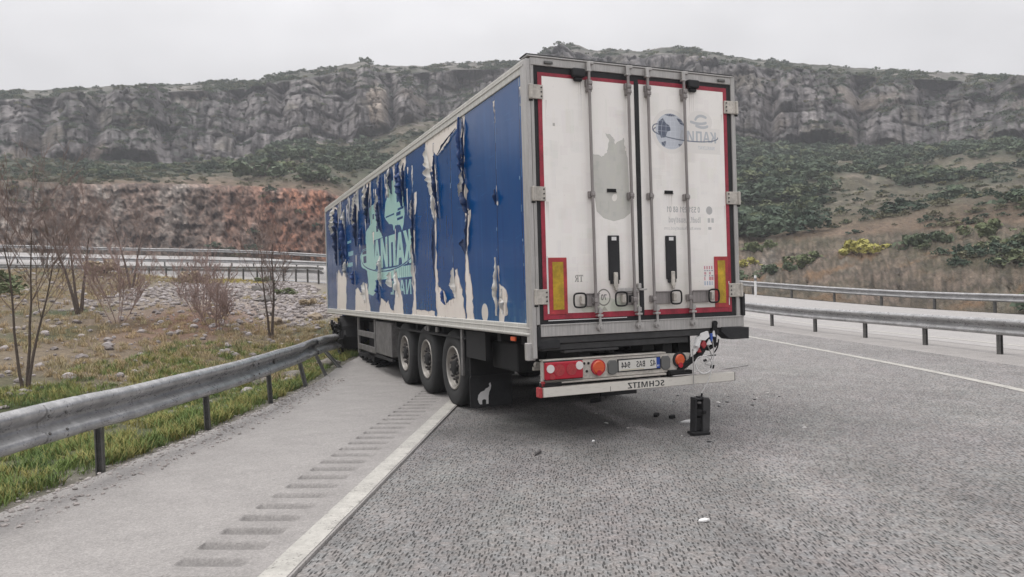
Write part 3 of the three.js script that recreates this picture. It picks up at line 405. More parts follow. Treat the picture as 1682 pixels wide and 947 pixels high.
  x.fillStyle = '#d8d3cc'; for (const [s, y, rr] of [[1.4, 0.22, 0.11], [1.09, 0.45, 0.065], [0.9, 1.46, 0.025]]) { x.beginPath(); x.ellipse(X(s), Y(y), rr * mx, rr * my, 0, 0, 7); x.fill(); }
  for (let i = 0; i < 70; i++) { x.fillStyle = `rgba(${r() < 0.6 ? '205,210,215' : '10,20,50'},${0.4 + 0.4 * r()})`; const s = SEAMS[Math.floor(r() * SEAMS.length)] + (r() - 0.5) * 0.1; x.fillRect(X(s), r() * H, 1 + 2 * r(), 2 + 14 * r()); }
  for (let i = 0; i < 260; i++) { x.fillStyle = `rgba(185,175,165,${0.05 + 0.06 * r()})`; const h = 10 + 60 * r(); x.fillRect(r() * W, H - h, 2 + 12 * r(), h); }
  const gr = x.createLinearGradient(0, H * 0.7, 0, H); gr.addColorStop(0, 'rgba(150,140,130,0)'); gr.addColorStop(1, 'rgba(150,140,130,0.16)'); x.fillStyle = gr; x.fillRect(0, H * 0.7, W, H * 0.3);
});
const sideBump = dataTex(1024, 256, (i, j) => { const s = LEN * (1 - i / 1024), y = j / 256; let v = 128 + 70 * (fbm(s * 0.9, y * 2.2, 3, 3)) + 26 * fbm(s * 4, y * 5, 8, 3); for (const q of SEAMS) { const d = Math.abs(s - q); if (d < 0.1) v += 40 * Math.cos(d / 0.1 * 1.57) * (0.6 + 0.8 * fbm(q * 5, y * 7, 2, 2)); } return v; });
sideBump.wrapS = sideBump.wrapT = THREE.ClampToEdgeWrapping;
const sideRough = canvasTex(1024, 256, (x, W, H) => { x.fillStyle = 'rgb(48,48,48)'; x.fillRect(0, 0, W, H); const r = rng(3); for (let i = 0; i < 900; i++) { const v = 36 + 50 * r(); x.fillStyle = `rgba(${v},${v},${v},0.25)`; x.fillRect(r() * W, r() * H, 4 + 20 * r(), 6 + 40 * r()); } x.fillStyle = 'rgb(190,190,190)'; for (const t of TEARS) { x.beginPath(); t.forEach((p, i) => { const q = [(LEN - p[0]) / LEN * W, H - p[1] / (Y1 - Y0) * H]; i ? x.lineTo(...q) : x.moveTo(...q); }); x.fill(); } }, false);
M.sideFilm = new THREE.MeshPhysicalMaterial({ color: 0xffffff, roughness: 1, specularIntensity: 1, side: THREE.DoubleSide, map: sideTex, bumpMap: sideBump, bumpScale: 0.012, roughnessMap: sideRough }); M.sideFilm.name = 'sideFilm';

part(trailer, 'cargo_body', [B(-1.285, 1.285, Y0 + 0.02, Y1 - 0.02, -LEN + 0.02, -0.1)], M.whitePaint);
const side = part(trailer, 'side_wall', panelGeo([[-HW + 0.012, Y0, -LEN], [-HW + 0.012, Y0, 0], [-HW + 0.012, Y1, 0], [-HW + 0.012, Y1, -LEN]], [[0, 0], [1, 0], [1, 1], [0, 1]]), M.sideFilm, 'left side wall under shredded dark blue film showing the bare cream panel');
part(trailer, 'side_wall', [B(HW - 0.022, HW - 0.004, Y0 + 0.03, Y1 - 0.03, -LEN, -0.05)], M.whitePaint, 'right side wall facing away from the camera');
part(trailer, 'roof', [B(-1.27, 1.27, Y1 - 0.021, Y1 + 0.004, -LEN + 0.05, -0.06)], M.whitePaint);
part(trailer, 'top_rail', [B(-HW - 0.004, -HW + 0.03, Y1 - 0.135, Y1 - 0.03, -LEN - 0.01, -0.06, 0.01), B(-HW + 0.004, -HW + 0.06, Y1 - 0.03, Y1 + 0.012, -LEN - 0.01, -0.06, 0.012), B(-HW - 0.012, -HW + 0.01, Y1 - 0.062, Y1 - 0.048, -LEN, -0.06)], M.creamRail);
part(trailer, 'bottom_rail', [B(-HW - 0.006, -HW + 0.06, Y0 - 0.005, Y0 + 0.13, -LEN - 0.01, -0.06, 0.012), B(-HW - 0.016, -HW, Y0 + 0.008, Y0 + 0.03, -LEN, -0.06, 0.006), B(-HW - 0.012, -HW, Y0 + 0.075, Y0 + 0.087, -LEN, -0.06, 0.004)], M.creamRail);
part(trailer, 'front_edge', [B(-HW - 0.008, -HW + 0.05, Y0, Y1, -LEN - 0.02, -LEN + 0.035, 0.01)], M.creamRail);

// curled shreds of film standing off the wall
function curl(pts, width, turn, out) { // pts: (s, y) along the tear; width towards +s or -s; rolls off the wall
  const n = pts.length - 1, m = 7, dir = Math.sign(width), w = Math.abs(width) * 0.62;
  return grid(m, n * 9, (i, j) => { const q = j / 9, k = Math.min(n - 1, Math.floor(q)), f = q - k, s = lerp(pts[k][0], pts[k + 1][0], f), y = lerp(pts[k][1], pts[k + 1][1], f), e = Math.sin(Math.PI * clamp((j + 0.8) / (n * 9 + 1.6))), ww = w * (0.35 + 0.65 * e) * Math.max(0.15, 1 + 0.5 * noise(s * 9, y * 9, 2) + 0.6 * noise(s * 5, y * 15, 6) + 0.3 * noise(s * 9, y * 34, 8)), a = turn * i / m, rad = ww / turn, off = out * e * (0.7 + 0.6 * noise(y * 5, s, 7));
    return [-HW - 0.003 - rad * (1 - Math.cos(a)) - off * (i / m), Y0 + y + 0.02 * noise(y * 14, s * 3, 5), -(s + dir * rad * Math.sin(a) + 0.02 * noise(y * 8, s * 6, 1)), i, j]; });
}
const lineP = (s0, y0, s1, y1, n = 6, wob = 0.04) => { const o = []; for (let i = 0; i <= n; i++) { const t = i / n; o.push([lerp(s0, s1, t) + wob * noise(i * 1.7, s0 * 3, y0), lerp(y0, y1, t)]); } return o; };
for (const [p, w, turn, out, m, lb] of [
  [lineP(3.62, 2.6, 3.28, 1.78), 0.15, 2.6, 0.03, 'filmBack', 'white curl of film hanging from the big tear at the top rail'], [lineP(3.36, 1.95, 3.25, 1.45), -0.1, 2.5, 0.02, 'filmBack'], [lineP(3.26, 2.42, 3.1, 1.5), -0.12, 1.9, 0.02, 'filmNavy'], [lineP(2.28, 2.6, 3.1, 2.4, 8, 0.03), -0.05, 2.2, 0.01, 'filmNavy'],
  [lineP(2.1, 2.7, 2.08, 1.9), -0.11, 2.2, 0.03, 'filmBlue'], [lineP(2.05, 2.05, 1.93, 1.55), 0.1, 2.6, 0.03, 'filmBack'], [lineP(1.96, 2.65, 1.98, 1.62, 9), -0.1, 1.7, 0.015, 'filmNavy'], [lineP(2.02, 1.75, 1.82, 1.42), -0.13, 2.2, 0.04, 'filmNavy'],
  [lineP(1.83, 1.5, 1.96, 0.98), -0.06, 2.3, 0.015, 'filmNavy'], [lineP(2.03, 1.15, 1.97, 0.95, 3), 0.1, 2.2, 0.02, 'filmNavy'], [lineP(0.95, 0.85, 0.95, 0.2), -0.09, 2.6, 0.02, 'filmBack', 'white loose strip of film low on the last panel'], [lineP(0.78, 0.5, 0.74, 0.2), -0.1, 2.4, 0.02, 'filmBack'],
  [lineP(0.93, 1.62, 0.9, 1.44, 3), -0.08, 2, 0.02, 'filmNavy'], [lineP(4.46, 2.06, 4.44, 0.9, 8), -0.08, 2.2, 0.02, 'filmNavy'], [lineP(4.5, 1.95, 4.46, 1.55), 0.09, 2.5, 0.02, 'filmBack'], [lineP(4.52, 1.5, 4.54, 0.5, 8), 0.06, 2.4, 0.01, 'filmBack'],
  [lineP(3.35, 1.5, 3.36, 0.7, 8), 0.06, 2.2, 0.01, 'filmNavy'], [lineP(2.5, 0.8, 2.42, 0.4), 0.1, 2.4, 0.02, 'filmBack'], [lineP(3.0, 0.5, 2.9, 0.3, 3), -0.12, 2.2, 0.03, 'filmBlue'], [lineP(5.3, 2.68, 5.28, 2.2), -0.12, 2.2, 0.03, 'filmBlue'],
  [lineP(4.95, 2.6, 4.98, 1.95), -0.09, 2, 0.02, 'filmNavy'], [lineP(5.85, 2.65, 5.8, 2.2), 0.1, 2.2, 0.02, 'filmNavy'], [lineP(7.62, 2.65, 7.95, 1.9, 8), -0.16, 2.1, 0.03, 'filmNavy'], [lineP(7.95, 2.6, 7.98, 2.1), 0.12, 2.4, 0.03, 'filmBack'],
  [lineP(8.96, 2.6, 9.1, 1.5, 8), -0.16, 2.2, 0.03, 'filmNavy'], [lineP(9.15, 2.65, 9.2, 1.8, 8), 0.14, 2.4, 0.03, 'filmBack'], [lineP(11.6, 2.6, 11.62, 1.2, 8), -0.2, 2.2, 0.04, 'filmNavy'], [lineP(11.85, 2.6, 11.75, 1.9), 0.18, 2.5, 0.04, 'filmBack'],
  [lineP(10.6, 2.5, 10.5, 1.2, 8), -0.2, 2.2, 0.05, 'filmBlue'], [lineP(10.75, 1.9, 10.6, 1.0), 0.16, 2.3, 0.04, 'filmNavy'], [lineP(5.72, 0.9, 5.5, 0.4), -0.12, 2.3, 0.02, 'filmBack'], [lineP(8.4, 0.72, 8.25, 0.3), 0.14, 2.3, 0.03, 'filmBack'], [lineP(6.95, 2.2, 6.75, 1.6), -0.14, 2.2, 0.03, 'filmNavy'], [lineP(7.1, 0.75, 7.0, 0.3), -0.12, 2.2, 0.02, 'filmBlue'], ...Array.from({ length: 8 }, (_, k) => { const s = 4.9 + 1.0 * k + 0.35 * (hash(k, 1, 4) - 0.5), L = 0.2 + 0.45 * hash(k, 2, 4); return [lineP(s, 2.7, s + 0.12 * (hash(k, 3, 4) - 0.5), 2.7 - L, 5, 0.05), (k % 2 ? -1 : 1) * (0.07 + 0.07 * hash(k, 4, 4)), 2.3, 0.02, 'filmBack']; }), ...Array.from({ length: 18 }, (_, k) => { const s = 4.7 + 7.9 * hash(k, 1, 9), y = k % 3 ? 2.68 - 0.3 * hash(k, 2, 9) : 0.8 + 1.3 * hash(k, 3, 9), L = 0.2 + 0.5 * hash(k, 4, 9); return [lineP(s, y, s + 0.1 * (hash(k, 5, 9) - 0.5), y - L), (hash(k, 6, 9) < 0.5 ? -1 : 1) * (0.09 + 0.1 * hash(k, 7, 9)), 2.3, 0.045, k % 2 ? 'filmBack' : 'filmBlue']; }),
]) part(trailer, 'film_shred', curl(p, w, turn, out), M[m], lb);

// ---- rear frame
part(trailer, 'rear_post', [B(-1.312, -1.262, 0.86, Y1 - 0.005, -0.14, 0.012, 0.008), B(-1.264, -1.222, 1.2, 3.85, -0.09, 0.006, 0.008), B(-1.262, -1.25, 1.2, 3.85, 0, 0.016, 0.004), B(-1.36, -1.27, 0.84, 1.02, -0.1, -0.02, 0.01)], M.aluminium, 'left aluminium corner post reaching below the sill');
part(trailer, 'rear_post', [B(1.256, 1.312, 1.08, Y1 + 0.02, -0.14, 0.012, 0.008)], M.aluminium);
part(trailer, 'header', [B(-1.262, 1.256, 3.848, 3.93, -0.12, 0.01, 0.008), B(-1.3, 1.3, 3.93, 3.945, -0.14, 0.02, 0.005)], M.aluminium);
part(trailer, 'header_cap', [B(-1.305, 1.31, 3.9455, 3.962, -0.16, 0.012, 0.005)], M.darkGrey);
for (const x of [-1.06, 1.12]) part(trailer, 'marker_lamp', [B(x - 0.05, x + 0.05, 3.868, 3.9, 0.01, 0.03, 0.008)], M.greyLens);
part(trailer, 'sill', [B(-1.222, 1.35, 1.077, 1.204, -0.12, 0.02, 0.006), B(-1.222, 1.35, 1.19, 1.2035, 0.02, 0.03, 0.004)], M.aluminium);
part(trailer, 'door_seal', [B(-1.222, -1.165, 1.2045, 3.847, -0.06, -0.002), B(1.19, 1.2555, 1.2045, 3.847, -0.06, -0.002), B(-1.165, 1.19, 3.775, 3.847, -0.06, -0.003), B(-1.165, 1.19, 1.2045, 1.262, -0.06, -0.003), B(-0.036, 0.021, 1.262, 3.775, -0.04, 0.014, 0.008)], M.gasket);

// ---- door leaves: faint print, dirt, and a peeled patch on the left one
function doorTex(x0, x1, y0, y1, extra) {
  return canvasTex(1024, 2048, (x, W, H) => {
    const X = v => (v - x0) / (x1 - x0) * W, Y = v => H - (v - y0) / (y1 - y0) * H, m = W / (x1 - x0), n = H / (y1 - y0), r = rng(Math.round(x0 * 100) + 400);
    x.fillStyle = '#f6f3ef'; x.fillRect(0, 0, W, H);
    for (let i = 0; i < 300; i++) { x.fillStyle = `rgba(${r() < 0.6 ? '170,160,150' : '245,243,240'},${0.015 + 0.03 * r()})`; x.fillRect(r() * W, r() * H, 20 + 130 * r(), 20 + 260 * r()); }
    for (let i = 0; i < 130; i++) { x.fillStyle = `rgba(120,110,100,${0.03 + 0.07 * r()})`; const px = r() * W, py = r() * H; x.fillRect(px, py, 1 + 2 * r(), 20 + 180 * r() * r()); }
    for (let i = 0; i < 90; i++) { x.fillStyle = `rgba(90,80,75,${0.15 + 0.3 * r()})`; x.beginPath(); x.arc(r() * W, r() * H, 0.8 + 1.8 * r(), 0, 7); x.fill(); }
    for (const [sx, sy] of [[-0.6, 2.5], [-0.12, 2.5], [0.13, 2.5], [0.6, 2.5], [-0.6, 3.65], [-0.12, 3.65], [0.13, 3.65], [0.6, 3.65], [-0.7, 3.72], [0.71, 3.72], [-0.35, 2.57], [0.375, 2.57], [-1.12, 3.5], [-1.12, 2.46], [1.13, 3.5], [1.13, 2.46]]) for (let k = 0; k < 5; k++) { const L = (0.1 + 0.5 * r() * r()) * n, px = X(sx + (r() - 0.5) * 0.07), gq = x.createLinearGradient(0, Y(sy), 0, Y(sy) + L); gq.addColorStop(0, 'rgba(115,104,94,0.22)'); gq.addColorStop(1, 'rgba(105,92,80,0)'); x.fillStyle = gq; x.fillRect(px, Y(sy), 2 + 7 * r(), L); }
    const g = x.createLinearGradient(0, H * 0.75, 0, H); g.addColorStop(0, 'rgba(150,140,128,0)'); g.addColorStop(1, 'rgba(150,140,128,0.28)'); x.fillStyle = g; x.fillRect(0, H * 0.75, W, H * 0.25);
    extra(x, X, Y, m, n, r);
  });
}
const LD = [-1.135, -0.036, 1.31, 3.745], RD = [0.021, 1.147, 1.312, 3.757];
const leftTex = doorTex(...LD, (x, X, Y, m, n, r) => {
  const patch = [[-0.57, 2.95], [-0.55, 2.965], [-0.49, 2.965], [-0.46, 2.945], [-0.42, 2.965], [-0.385, 3.0], [-0.375, 3.06], [-0.36, 3.12], [-0.4, 3.2], [-0.345, 3.185], [-0.3, 3.15], [-0.285, 3.08], [-0.25, 3.12], [-0.215, 3.13], [-0.18, 3.16], [-0.165, 3.06], [-0.14, 2.95], [-0.13, 2.6], [-0.12, 2.36], [-0.2, 2.3], [-0.33, 2.27], [-0.45, 2.3], [-0.53, 2.37], [-0.56, 2.6]];
  const o = []; patch.forEach((p, i) => { const q = patch[(i + 1) % patch.length]; for (let k = 0; k < 4; k++) { const t = k / 4, up = p[1] > 2.9 ? 0.014 : 0.003; o.push([X(lerp(p[0], q[0], t) + (r() - 0.5) * up), Y(lerp(p[1], q[1], t) + (r() - 0.5) * up)]); } });
  x.beginPath(); o.forEach((p, i) => i ? x.lineTo(...p) : x.moveTo(...p)); x.closePath(); x.fillStyle = '#cac9c3'; x.fill(); x.save(); x.clip(); for (let i = 0; i < 130; i++) { x.fillStyle = `rgba(${r() < 0.5 ? '215,215,200' : '160,165,160'},${0.05 + 0.1 * r()})`; x.fillRect(X(-0.6 + 0.5 * r()), Y(2.2 + r()), 10 + 70 * r(), 10 + 90 * r()); } x.restore();
  x.strokeStyle = 'rgba(140,142,135,0.55)'; x.lineWidth = 2; x.stroke();
  x.fillStyle = '#eeeae4'; for (const [a, b, c] of [[-0.155, 3.04, 0.012], [-0.55, 2.55, 0.012], [-0.31, 2.52, 0.03]]) { x.beginPath(); x.ellipse(X(a), Y(b), c * m, c * n * 1.4, 0.5, 0, 7); x.fill(); }
  x.fillStyle = 'rgba(170,180,160,0.35)'; for (const [a, b, w, h] of [[-0.5, 1.36, 0.25, 0.1], [-0.2, 1.35, 0.2, 0.12]]) { x.beginPath(); x.ellipse(X(a), Y(b), w * m, h * n, 0, 0, 7); x.fill(); }
  x.fillStyle = '#6a6866'; x.textAlign = 'center'; x.textBaseline = 'middle'; x.font = `bold ${0.085 * n}px sans-serif`; mirrored(x, '70', X(-0.475), Y(1.46), 0.85);
  x.strokeStyle = '#77746f'; x.lineWidth = 0.012 * m; x.beginPath(); x.arc(X(-0.475), Y(1.461), 0.075 * m, 0, 7); x.stroke();
  x.fillStyle = '#86847f'; x.font = `bold ${0.1 * n}px serif`; mirrored(x, 'TR', X(-0.764), Y(1.665), 0.8);
  x.fillStyle = '#a5a59a'; x.beginPath(); x.moveTo(X(-0.47), Y(1.37)); x.lineTo(X(-0.43), Y(1.32)); x.lineTo(X(-0.51), Y(1.32)); x.fill();
  x.fillStyle = 'rgba(120,115,110,0.5)'; x.fillRect(X(-1.02), Y(3.27), 0.025 * m, 0.03 * n);
});
const rightTex = doorTex(...RD, (x, X, Y, m, n, r) => {
  x.textAlign = 'center'; x.textBaseline = 'middle'; x.lineJoin = 'round';
  const E = (a, b, w, h, c, rot = 0) => { x.fillStyle = c; x.beginPath(); x.ellipse(X(a), Y(b), w * m, h * n, rot, 0, 7); x.fill(); };
  E(0.425, 3.267, 0.245, 0.245, '#eae7e3'); E(0.82, 3.4, 0.17, 0.12, '#eae7e3'); x.fillStyle = '#eae7e3'; x.fillRect(X(0.55), Y(3.33), 0.54 * m, 0.29 * n);
  E(0.425, 3.267, 0.198, 0.198, '#c3c8d1');
  x.save(); x.beginPath(); x.ellipse(X(0.425), Y(3.267), 0.198 * m, 0.198 * n, 0, 0, 7); x.clip();
  x.fillStyle = '#5d6577'; const land = [[[0.27, 3.37], [0.33, 3.41], [0.36, 3.36], [0.41, 3.33], [0.43, 3.28], [0.38, 3.26], [0.36, 3.2], [0.3, 3.19], [0.26, 3.25]], [[0.33, 3.45], [0.45, 3.47], [0.5, 3.44], [0.42, 3.43]], [[0.5, 3.42], [0.6, 3.4], [0.62, 3.33], [0.55, 3.36]], [[0.3, 3.14], [0.36, 3.16], [0.35, 3.1], [0.31, 3.08]], [[0.52, 3.13], [0.6, 3.14], [0.55, 3.08]]];
  for (const q of land) { x.beginPath(); q.forEach((p, i) => i ? x.lineTo(X(p[0]), Y(p[1])) : x.moveTo(X(p[0]), Y(p[1]))); x.closePath(); x.fill(); }
  x.strokeStyle = 'rgba(215,220,228,0.9)'; x.lineWidth = 2.5; for (let k = -3; k <= 3; k++) { x.beginPath(); x.ellipse(X(0.425), Y(3.267), Math.abs(k) * 0.06 * m + 1, 0.198 * n, 0, 0, 7); x.stroke(); x.beginPath(); x.moveTo(X(0.2), Y(3.267 + k * 0.055)); x.lineTo(X(0.65), Y(3.267 + k * 0.055)); x.stroke(); } x.restore();
  x.fillStyle = '#bcc0c6'; x.save(); x.translate(X(1.05), Y(3.165)); x.scale(-1, 1); x.textAlign = 'left'; x.textBaseline = 'alphabetic'; x.font = 'bold 120px sans-serif'; const w = x.measureText('KAПИA').width; x.scale(0.52 * m / w, 0.125 * n / 87); x.fillText('KAПИA', 0, 0); x.restore();
  x.fillStyle = '#cdd0d3'; x.font = `bold ${0.055 * n}px sans-serif`; mirrored(x, 'NAKLIYAT', X(0.9), Y(3.105), 0.95);
  x.strokeStyle = '#6c7484'; x.lineWidth = 0.011 * m; x.beginPath(); x.ellipse(X(0.63), Y(3.25), 0.43 * m, 0.075 * n, 0.05, -0.1, Math.PI * 1.12); x.stroke(); x.beginPath(); x.ellipse(X(0.25), Y(3.29), 0.06 * m, 0.05 * n, 0, 1.6, 4.9); x.stroke();
  x.strokeStyle = '#c0c3c7'; x.lineWidth = 0.028 * m; x.lineCap = 'round'; x.beginPath(); x.moveTo(X(0.7), Y(3.39)); x.quadraticCurveTo(X(0.82), Y(3.36), X(0.9), Y(3.39)); x.moveTo(X(0.76), Y(3.42)); x.quadraticCurveTo(X(0.8), Y(3.49), X(0.9), Y(3.45)); x.moveTo(X(0.77), Y(3.35)); x.quadraticCurveTo(X(0.86), Y(3.32), X(0.92), Y(3.35)); x.stroke();
  x.fillStyle = '#b7b6b6'; x.font = `bold ${0.088 * n}px sans-serif`; mirrored(x, '0 531 291 68 01', X(0.565), Y(2.405), 0.78); x.beginPath(); x.arc(X(0.915), Y(2.402), 0.043 * m, 0, 7); x.fill();
  x.fillStyle = '#c2c1c0'; x.font = `bold ${0.085 * n}px sans-serif`; mirrored(x, 'lbadf.kusuatlyod', X(0.58), Y(2.29), 0.68); x.fillRect(X(0.89), Y(2.315), 0.035 * m, 0.05 * n); x.fillRect(X(0.94), Y(2.315), 0.035 * m, 0.05 * n);
  x.fillStyle = '#bfbebd'; x.font = `${0.045 * n}px sans-serif`; mirrored(x, 'www.lbadfkusuatlyod.com', X(0.55), Y(2.198), 1.0); x.fillRect(X(0.895), Y(2.215), 0.045 * m, 0.03 * n);
  x.fillStyle = '#e9e6e4'; x.fillRect(X(0.815), Y(1.785), 0.142 * m, 0.24 * n); for (const [c, y0, h] of [['#c4848c', 1.775, 0.035], ['#9b9aa0', 1.73, 0.012], ['#c99aa0', 1.71, 0.03], ['#8f8f97', 1.672, 0.012], ['#c58c93', 1.655, 0.04], ['#a8b2c4', 1.605, 0.045]]) { x.fillStyle = c; for (let k = 0; k < 4; k++) if (r() < 0.85) x.fillRect(X(0.822 + k * 0.033), Y(y0), (0.014 + 0.016 * r()) * m, h * n); }
});
function leaf(x0, x1, y0, y1, tex) {
  mat('doorSkin' + (x0 < 0 ? 'Left' : 'Right'), [0.98, 0.97, 0.96], 0.5, 0, { map: tex, roughnessMap: r1 });
  const d = part(trailer, 'door', [B(x0 - 0.045 * (x0 < 0), x1 + 0.045 * (x0 > 0), y0 - 0.05, y1 + 0.03, -0.07, -0.0015)], M.whitePaint, x0 < 0 ? 'left rear door with a grey peeled patch' : 'right rear door with a globe emblem and faint lettering');
  part(d, 'door_skin', panelGeo([[x0, y0, 0.004], [x1, y0, 0.004], [x1, y1, 0.004], [x0, y1, 0.004]], [[0, 0], [1, 0], [1, 1], [0, 1]]), M['doorSkin' + (x0 < 0 ? 'Left' : 'Right')]);
  return d;
}
const dL = leaf(...LD, leftTex), dR = leaf(...RD, rightTex);
part(dL, 'red_tape', [B(-1.18, -1.135, 1.25, 3.782, -0.001, 0.006), B(-1.135, -0.036, 3.745, 3.782, -0.001, 0.005), B(-1.135, -0.036, 1.252, 1.31, -0.001, 0.005)], M.redTape);
part(dR, 'red_tape', [B(1.147, 1.193, 1.252, 3.805, -0.001, 0.006), B(0.021, 1.147, 3.757, 3.803, -0.001, 0.005), B(0.021, 1.147, 1.254, 1.312, -0.001, 0.005)], M.redTape);
{ const e = []; for (const d of [[-1.115, -0.905, 1.3, 1.885, dL], [0.96, 1.15, 1.305, 1.882, dR]]) { const [a, b, c, y, q] = d; const s = part(q, 'reflector_board', [B(a, b, c, y, 0.004, 0.011, 0.002)], M.redRef); part(s, 'yellow_centre', [B(a + 0.045, b - 0.042, c + 0.05, y - 0.045, 0.011, 0.0135)], M.yellowRef); } 
  part(dL, 'tape_edge', [B(-1.13, -0.2, 1.236, 1.244, 0.002, 0.008)], M.white); part(dL, 'tape_edge', [B(-1.128, -1.117, 1.31, 1.9, 0.004, 0.008)], M.white); part(dR, 'tape_edge', [B(1.153, 1.163, 1.33, 1.6, 0.006, 0.009)], M.white); }
// hinges, three a side
for (const [y, h] of [[3.573, 0.145], [2.536, 0.145], [1.485, 0.155]]) for (const s of [-1, 1]) {
  const xi = s < 0 ? -1.13 : 1.15, xo = s < 0 ? -1.265 : 1.318, q = s < 0 ? dL : dR, yy = y + (s > 0 ? 0.012 : 0);
  const hg = part(q, 'hinge', [B(Math.min(xi, xo), Math.max(xi, xo), yy - h / 2, yy + h / 2, 0.006, 0.03, 0.006), B(xo - 0.018, xo + 0.018, yy - h / 2 - 0.004, yy + h / 2 + 0.004, -0.01, 0.045, 0.012)], M.hingeWhite);
  for (const k of [-0.045, 0, 0.045]) part(hg, 'bolt', disc(xi + (s < 0 ? -0.022 : 0.022), yy + k, 0.03, 0.037, 0.009, 10), M.boltDark);
  part(hg, 'hinge_gap', [B(xo - 0.02, xo + 0.02, yy - h / 2 - 0.022, yy - h / 2 - 0.005, -0.005, 0.02)], M.dark);
}
// locking rods with brackets, handles, cams
for (const [x, q, xb, hx] of [[-0.598, dL, -0.55, [-0.85, -0.56]], [-0.124, dL, -0.07, [-0.355, -0.085]], [0.122, dR, 0.158, [0.157, 0.46]], [0.592, dR, 0.632, [0.638, 0.966]]]) {
  const rod = part(q, 'locking_rod', [bar([x, 1.3, 0.055], [x - 0.012, 3.83, 0.055], 0.0165, 10)], M.rodSteel);
  part(rod, 'rod_cap', [bar([x - 0.012, 3.83, 0.055], [x - 0.012, 3.925, 0.05], 0.021, 10), B(x - 0.04, x + 0.012, 3.82, 3.84, 0.02, 0.075, 0.006), B(x - 0.015, x + 0.05, 3.9, 3.935, 0.012, 0.06, 0.008), B(x - 0.02, x + 0.045, 3.86, 3.872, 0.012, 0.03, 0.004)], M.aluminium);
  for (const [y, w] of [[3.705, 0.075], [3.65, 0.06], [2.54, 0.07], [1.43, 0.06]]) part(rod, 'rod_bracket', [B(x - w / 2 - 0.006, x + w / 2 - 0.006, y - 0.036, y + 0.036, 0.006, 0.05, 0.008), B(x - 0.03, x + 0.018, y - 0.022, y + 0.022, 0.05, 0.08, 0.01)], M.rodSteel);
  const left = x < 0, [a, b] = hx, box = left ? [a + 0.15, b + 0.02] : [a, b - 0.1];
  part(rod, 'handle_plate', [B(...box, 1.372, 1.503, 0.01, 0.03, 0.006), B(box[0], box[1], 1.498, 1.51, 0.03, 0.045, 0.003)], M.rodSteel);
  const la = left ? a : b - 0.12, lb = left ? a + 0.135 : b + 0.012;
  part(rod, 'handle_loop', [tube([[lb - 0.015, 1.372, 0.05], [la + 0.015, 1.372, 0.055], [la, 1.388, 0.055], [la, 1.49, 0.055], [la + 0.015, 1.506, 0.055], [lb - 0.015, 1.506, 0.05], [lb, 1.49, 0.05], [lb, 1.388, 0.05]], 0.0095, 60, 8, true)], M.dark);
  part(rod, 'latch', [B(left ? la + 0.08 : lb - 0.1, left ? la + 0.125 : lb - 0.06, 1.395, 1.485, 0.012, 0.06, 0.01)], M.hingeWhite);
  part(rod, 'cam', [bar([xb - 0.004, 1.36, 0.05], [xb, 1.17, 0.05], 0.014, 10), bar([xb, 1.345, 0.05], [xb, 1.3, 0.05], 0.026, 10), B(xb - 0.035, xb + 0.03, 1.262, 1.285, 0.01, 0.07, 0.006), disc(xb, 1.15, 0.02, 0.07, 0.036, 18), disc(xb, 1.15, 0.07, 0.085, 0.017, 12)], M.aluminium);
}
part(dL, 'locking_bar', [B(-0.34, -0.06, 1.515, 1.556, 0.02, 0.045, 0.006), B(-0.07, 0.03, 1.524, 1.545, 0.045, 0.062, 0.005), B(-0.085, -0.045, 1.54, 1.6, 0.02, 0.07, 0.008)], M.aluminium);
part(dL, 'recess', [B(-0.185, -0.125, 1.4, 1.475, 0.03, 0.0335)], M.dark);
for (const [x, q] of [[-0.347, dL], [0.375, dR]]) part(q, 'grip_slot', [B(x - 0.056, x + 0.056, 2.58, 2.612, 0.004, 0.012, 0.004), B(x - 0.06, x + 0.06, 2.575, 2.579, 0.004, 0.02, 0.002)], M.dark);
for (const [x, q] of [[-0.728, dL], [0.711, dR]]) part(q, 'door_buffer', [B(x - 0.075, x + 0.075, 3.755, 3.85, 0.004, 0.07, 0.02), B(x - 0.05, x + 0.05, 3.715, 3.76, 0.004, 0.05, 0.02)], M.gasket);
for (const [x, q] of [[-0.344, dL], [0.379, dR]]) { // black holder with a clip at its foot
  const s = part(q, 'strap_holder', [B(x - 0.068, x + 0.068, 1.64, 2.115, 0.004, 0.022, 0.006), B(x - 0.05, x - 0.02, 1.6, 1.64, 0.004, 0.03, 0.006), B(x + 0.025, x + 0.05, 1.6, 1.64, 0.004, 0.03, 0.006)], M.gasket);
  part(s, 'label_window', [B(x - 0.028, x + 0.03, 2.062, 2.1, 0.022, 0.0245)], M.white);
  part(s, 'clip', [B(x - 0.022, x + 0.03, 1.56, 1.725, 0.024, 0.045, 0.012), B(x - 0.01, x + 0.02, 1.528, 1.565, 0.012, 0.05, 0.01)], M.hingeWhite);
}
// ---- lower rear: cross beam, light panel, plate, bumper
part(trailer, 'cross_beam', [B(-1.225, 0.98, 1.0, 1.075, -0.14, 0.0, 0.01), B(-1.2, 0.6, 0.93, 0.998, -0.12, -0.02, 0.008), B(-0.95, -0.3, 0.9, 0.925, -0.1, -0.01, 0.006), B(0.98, 1.16, 1.0, 1.07, -0.12, 0.0, 0.01)], M.darkGrey);
part(trailer, 'rubber_buffer', [shapeGeo([[1.02, 1.03], [1.12, 0.952], [1.16, 0.945], [1.395, 0.945], [1.4, 1.06], [1.15, 1.075], [1.03, 1.075]], 0.13, 0.008).translate(0, 0, -0.1), B(1.318, 1.36, 1.2, 1.47, -0.06, 0.04, 0.012)], M.gasket, 'black rubber buffer on the right rear corner');
part(trailer, 'rubber_buffer', [B(-1.25, -1.0, 0.95, 1.04, -0.1, 0.01, 0.012), B(-1.262, -1.225, 0.98, 1.18, -0.02, 0.02, 0.006)], M.gasket);
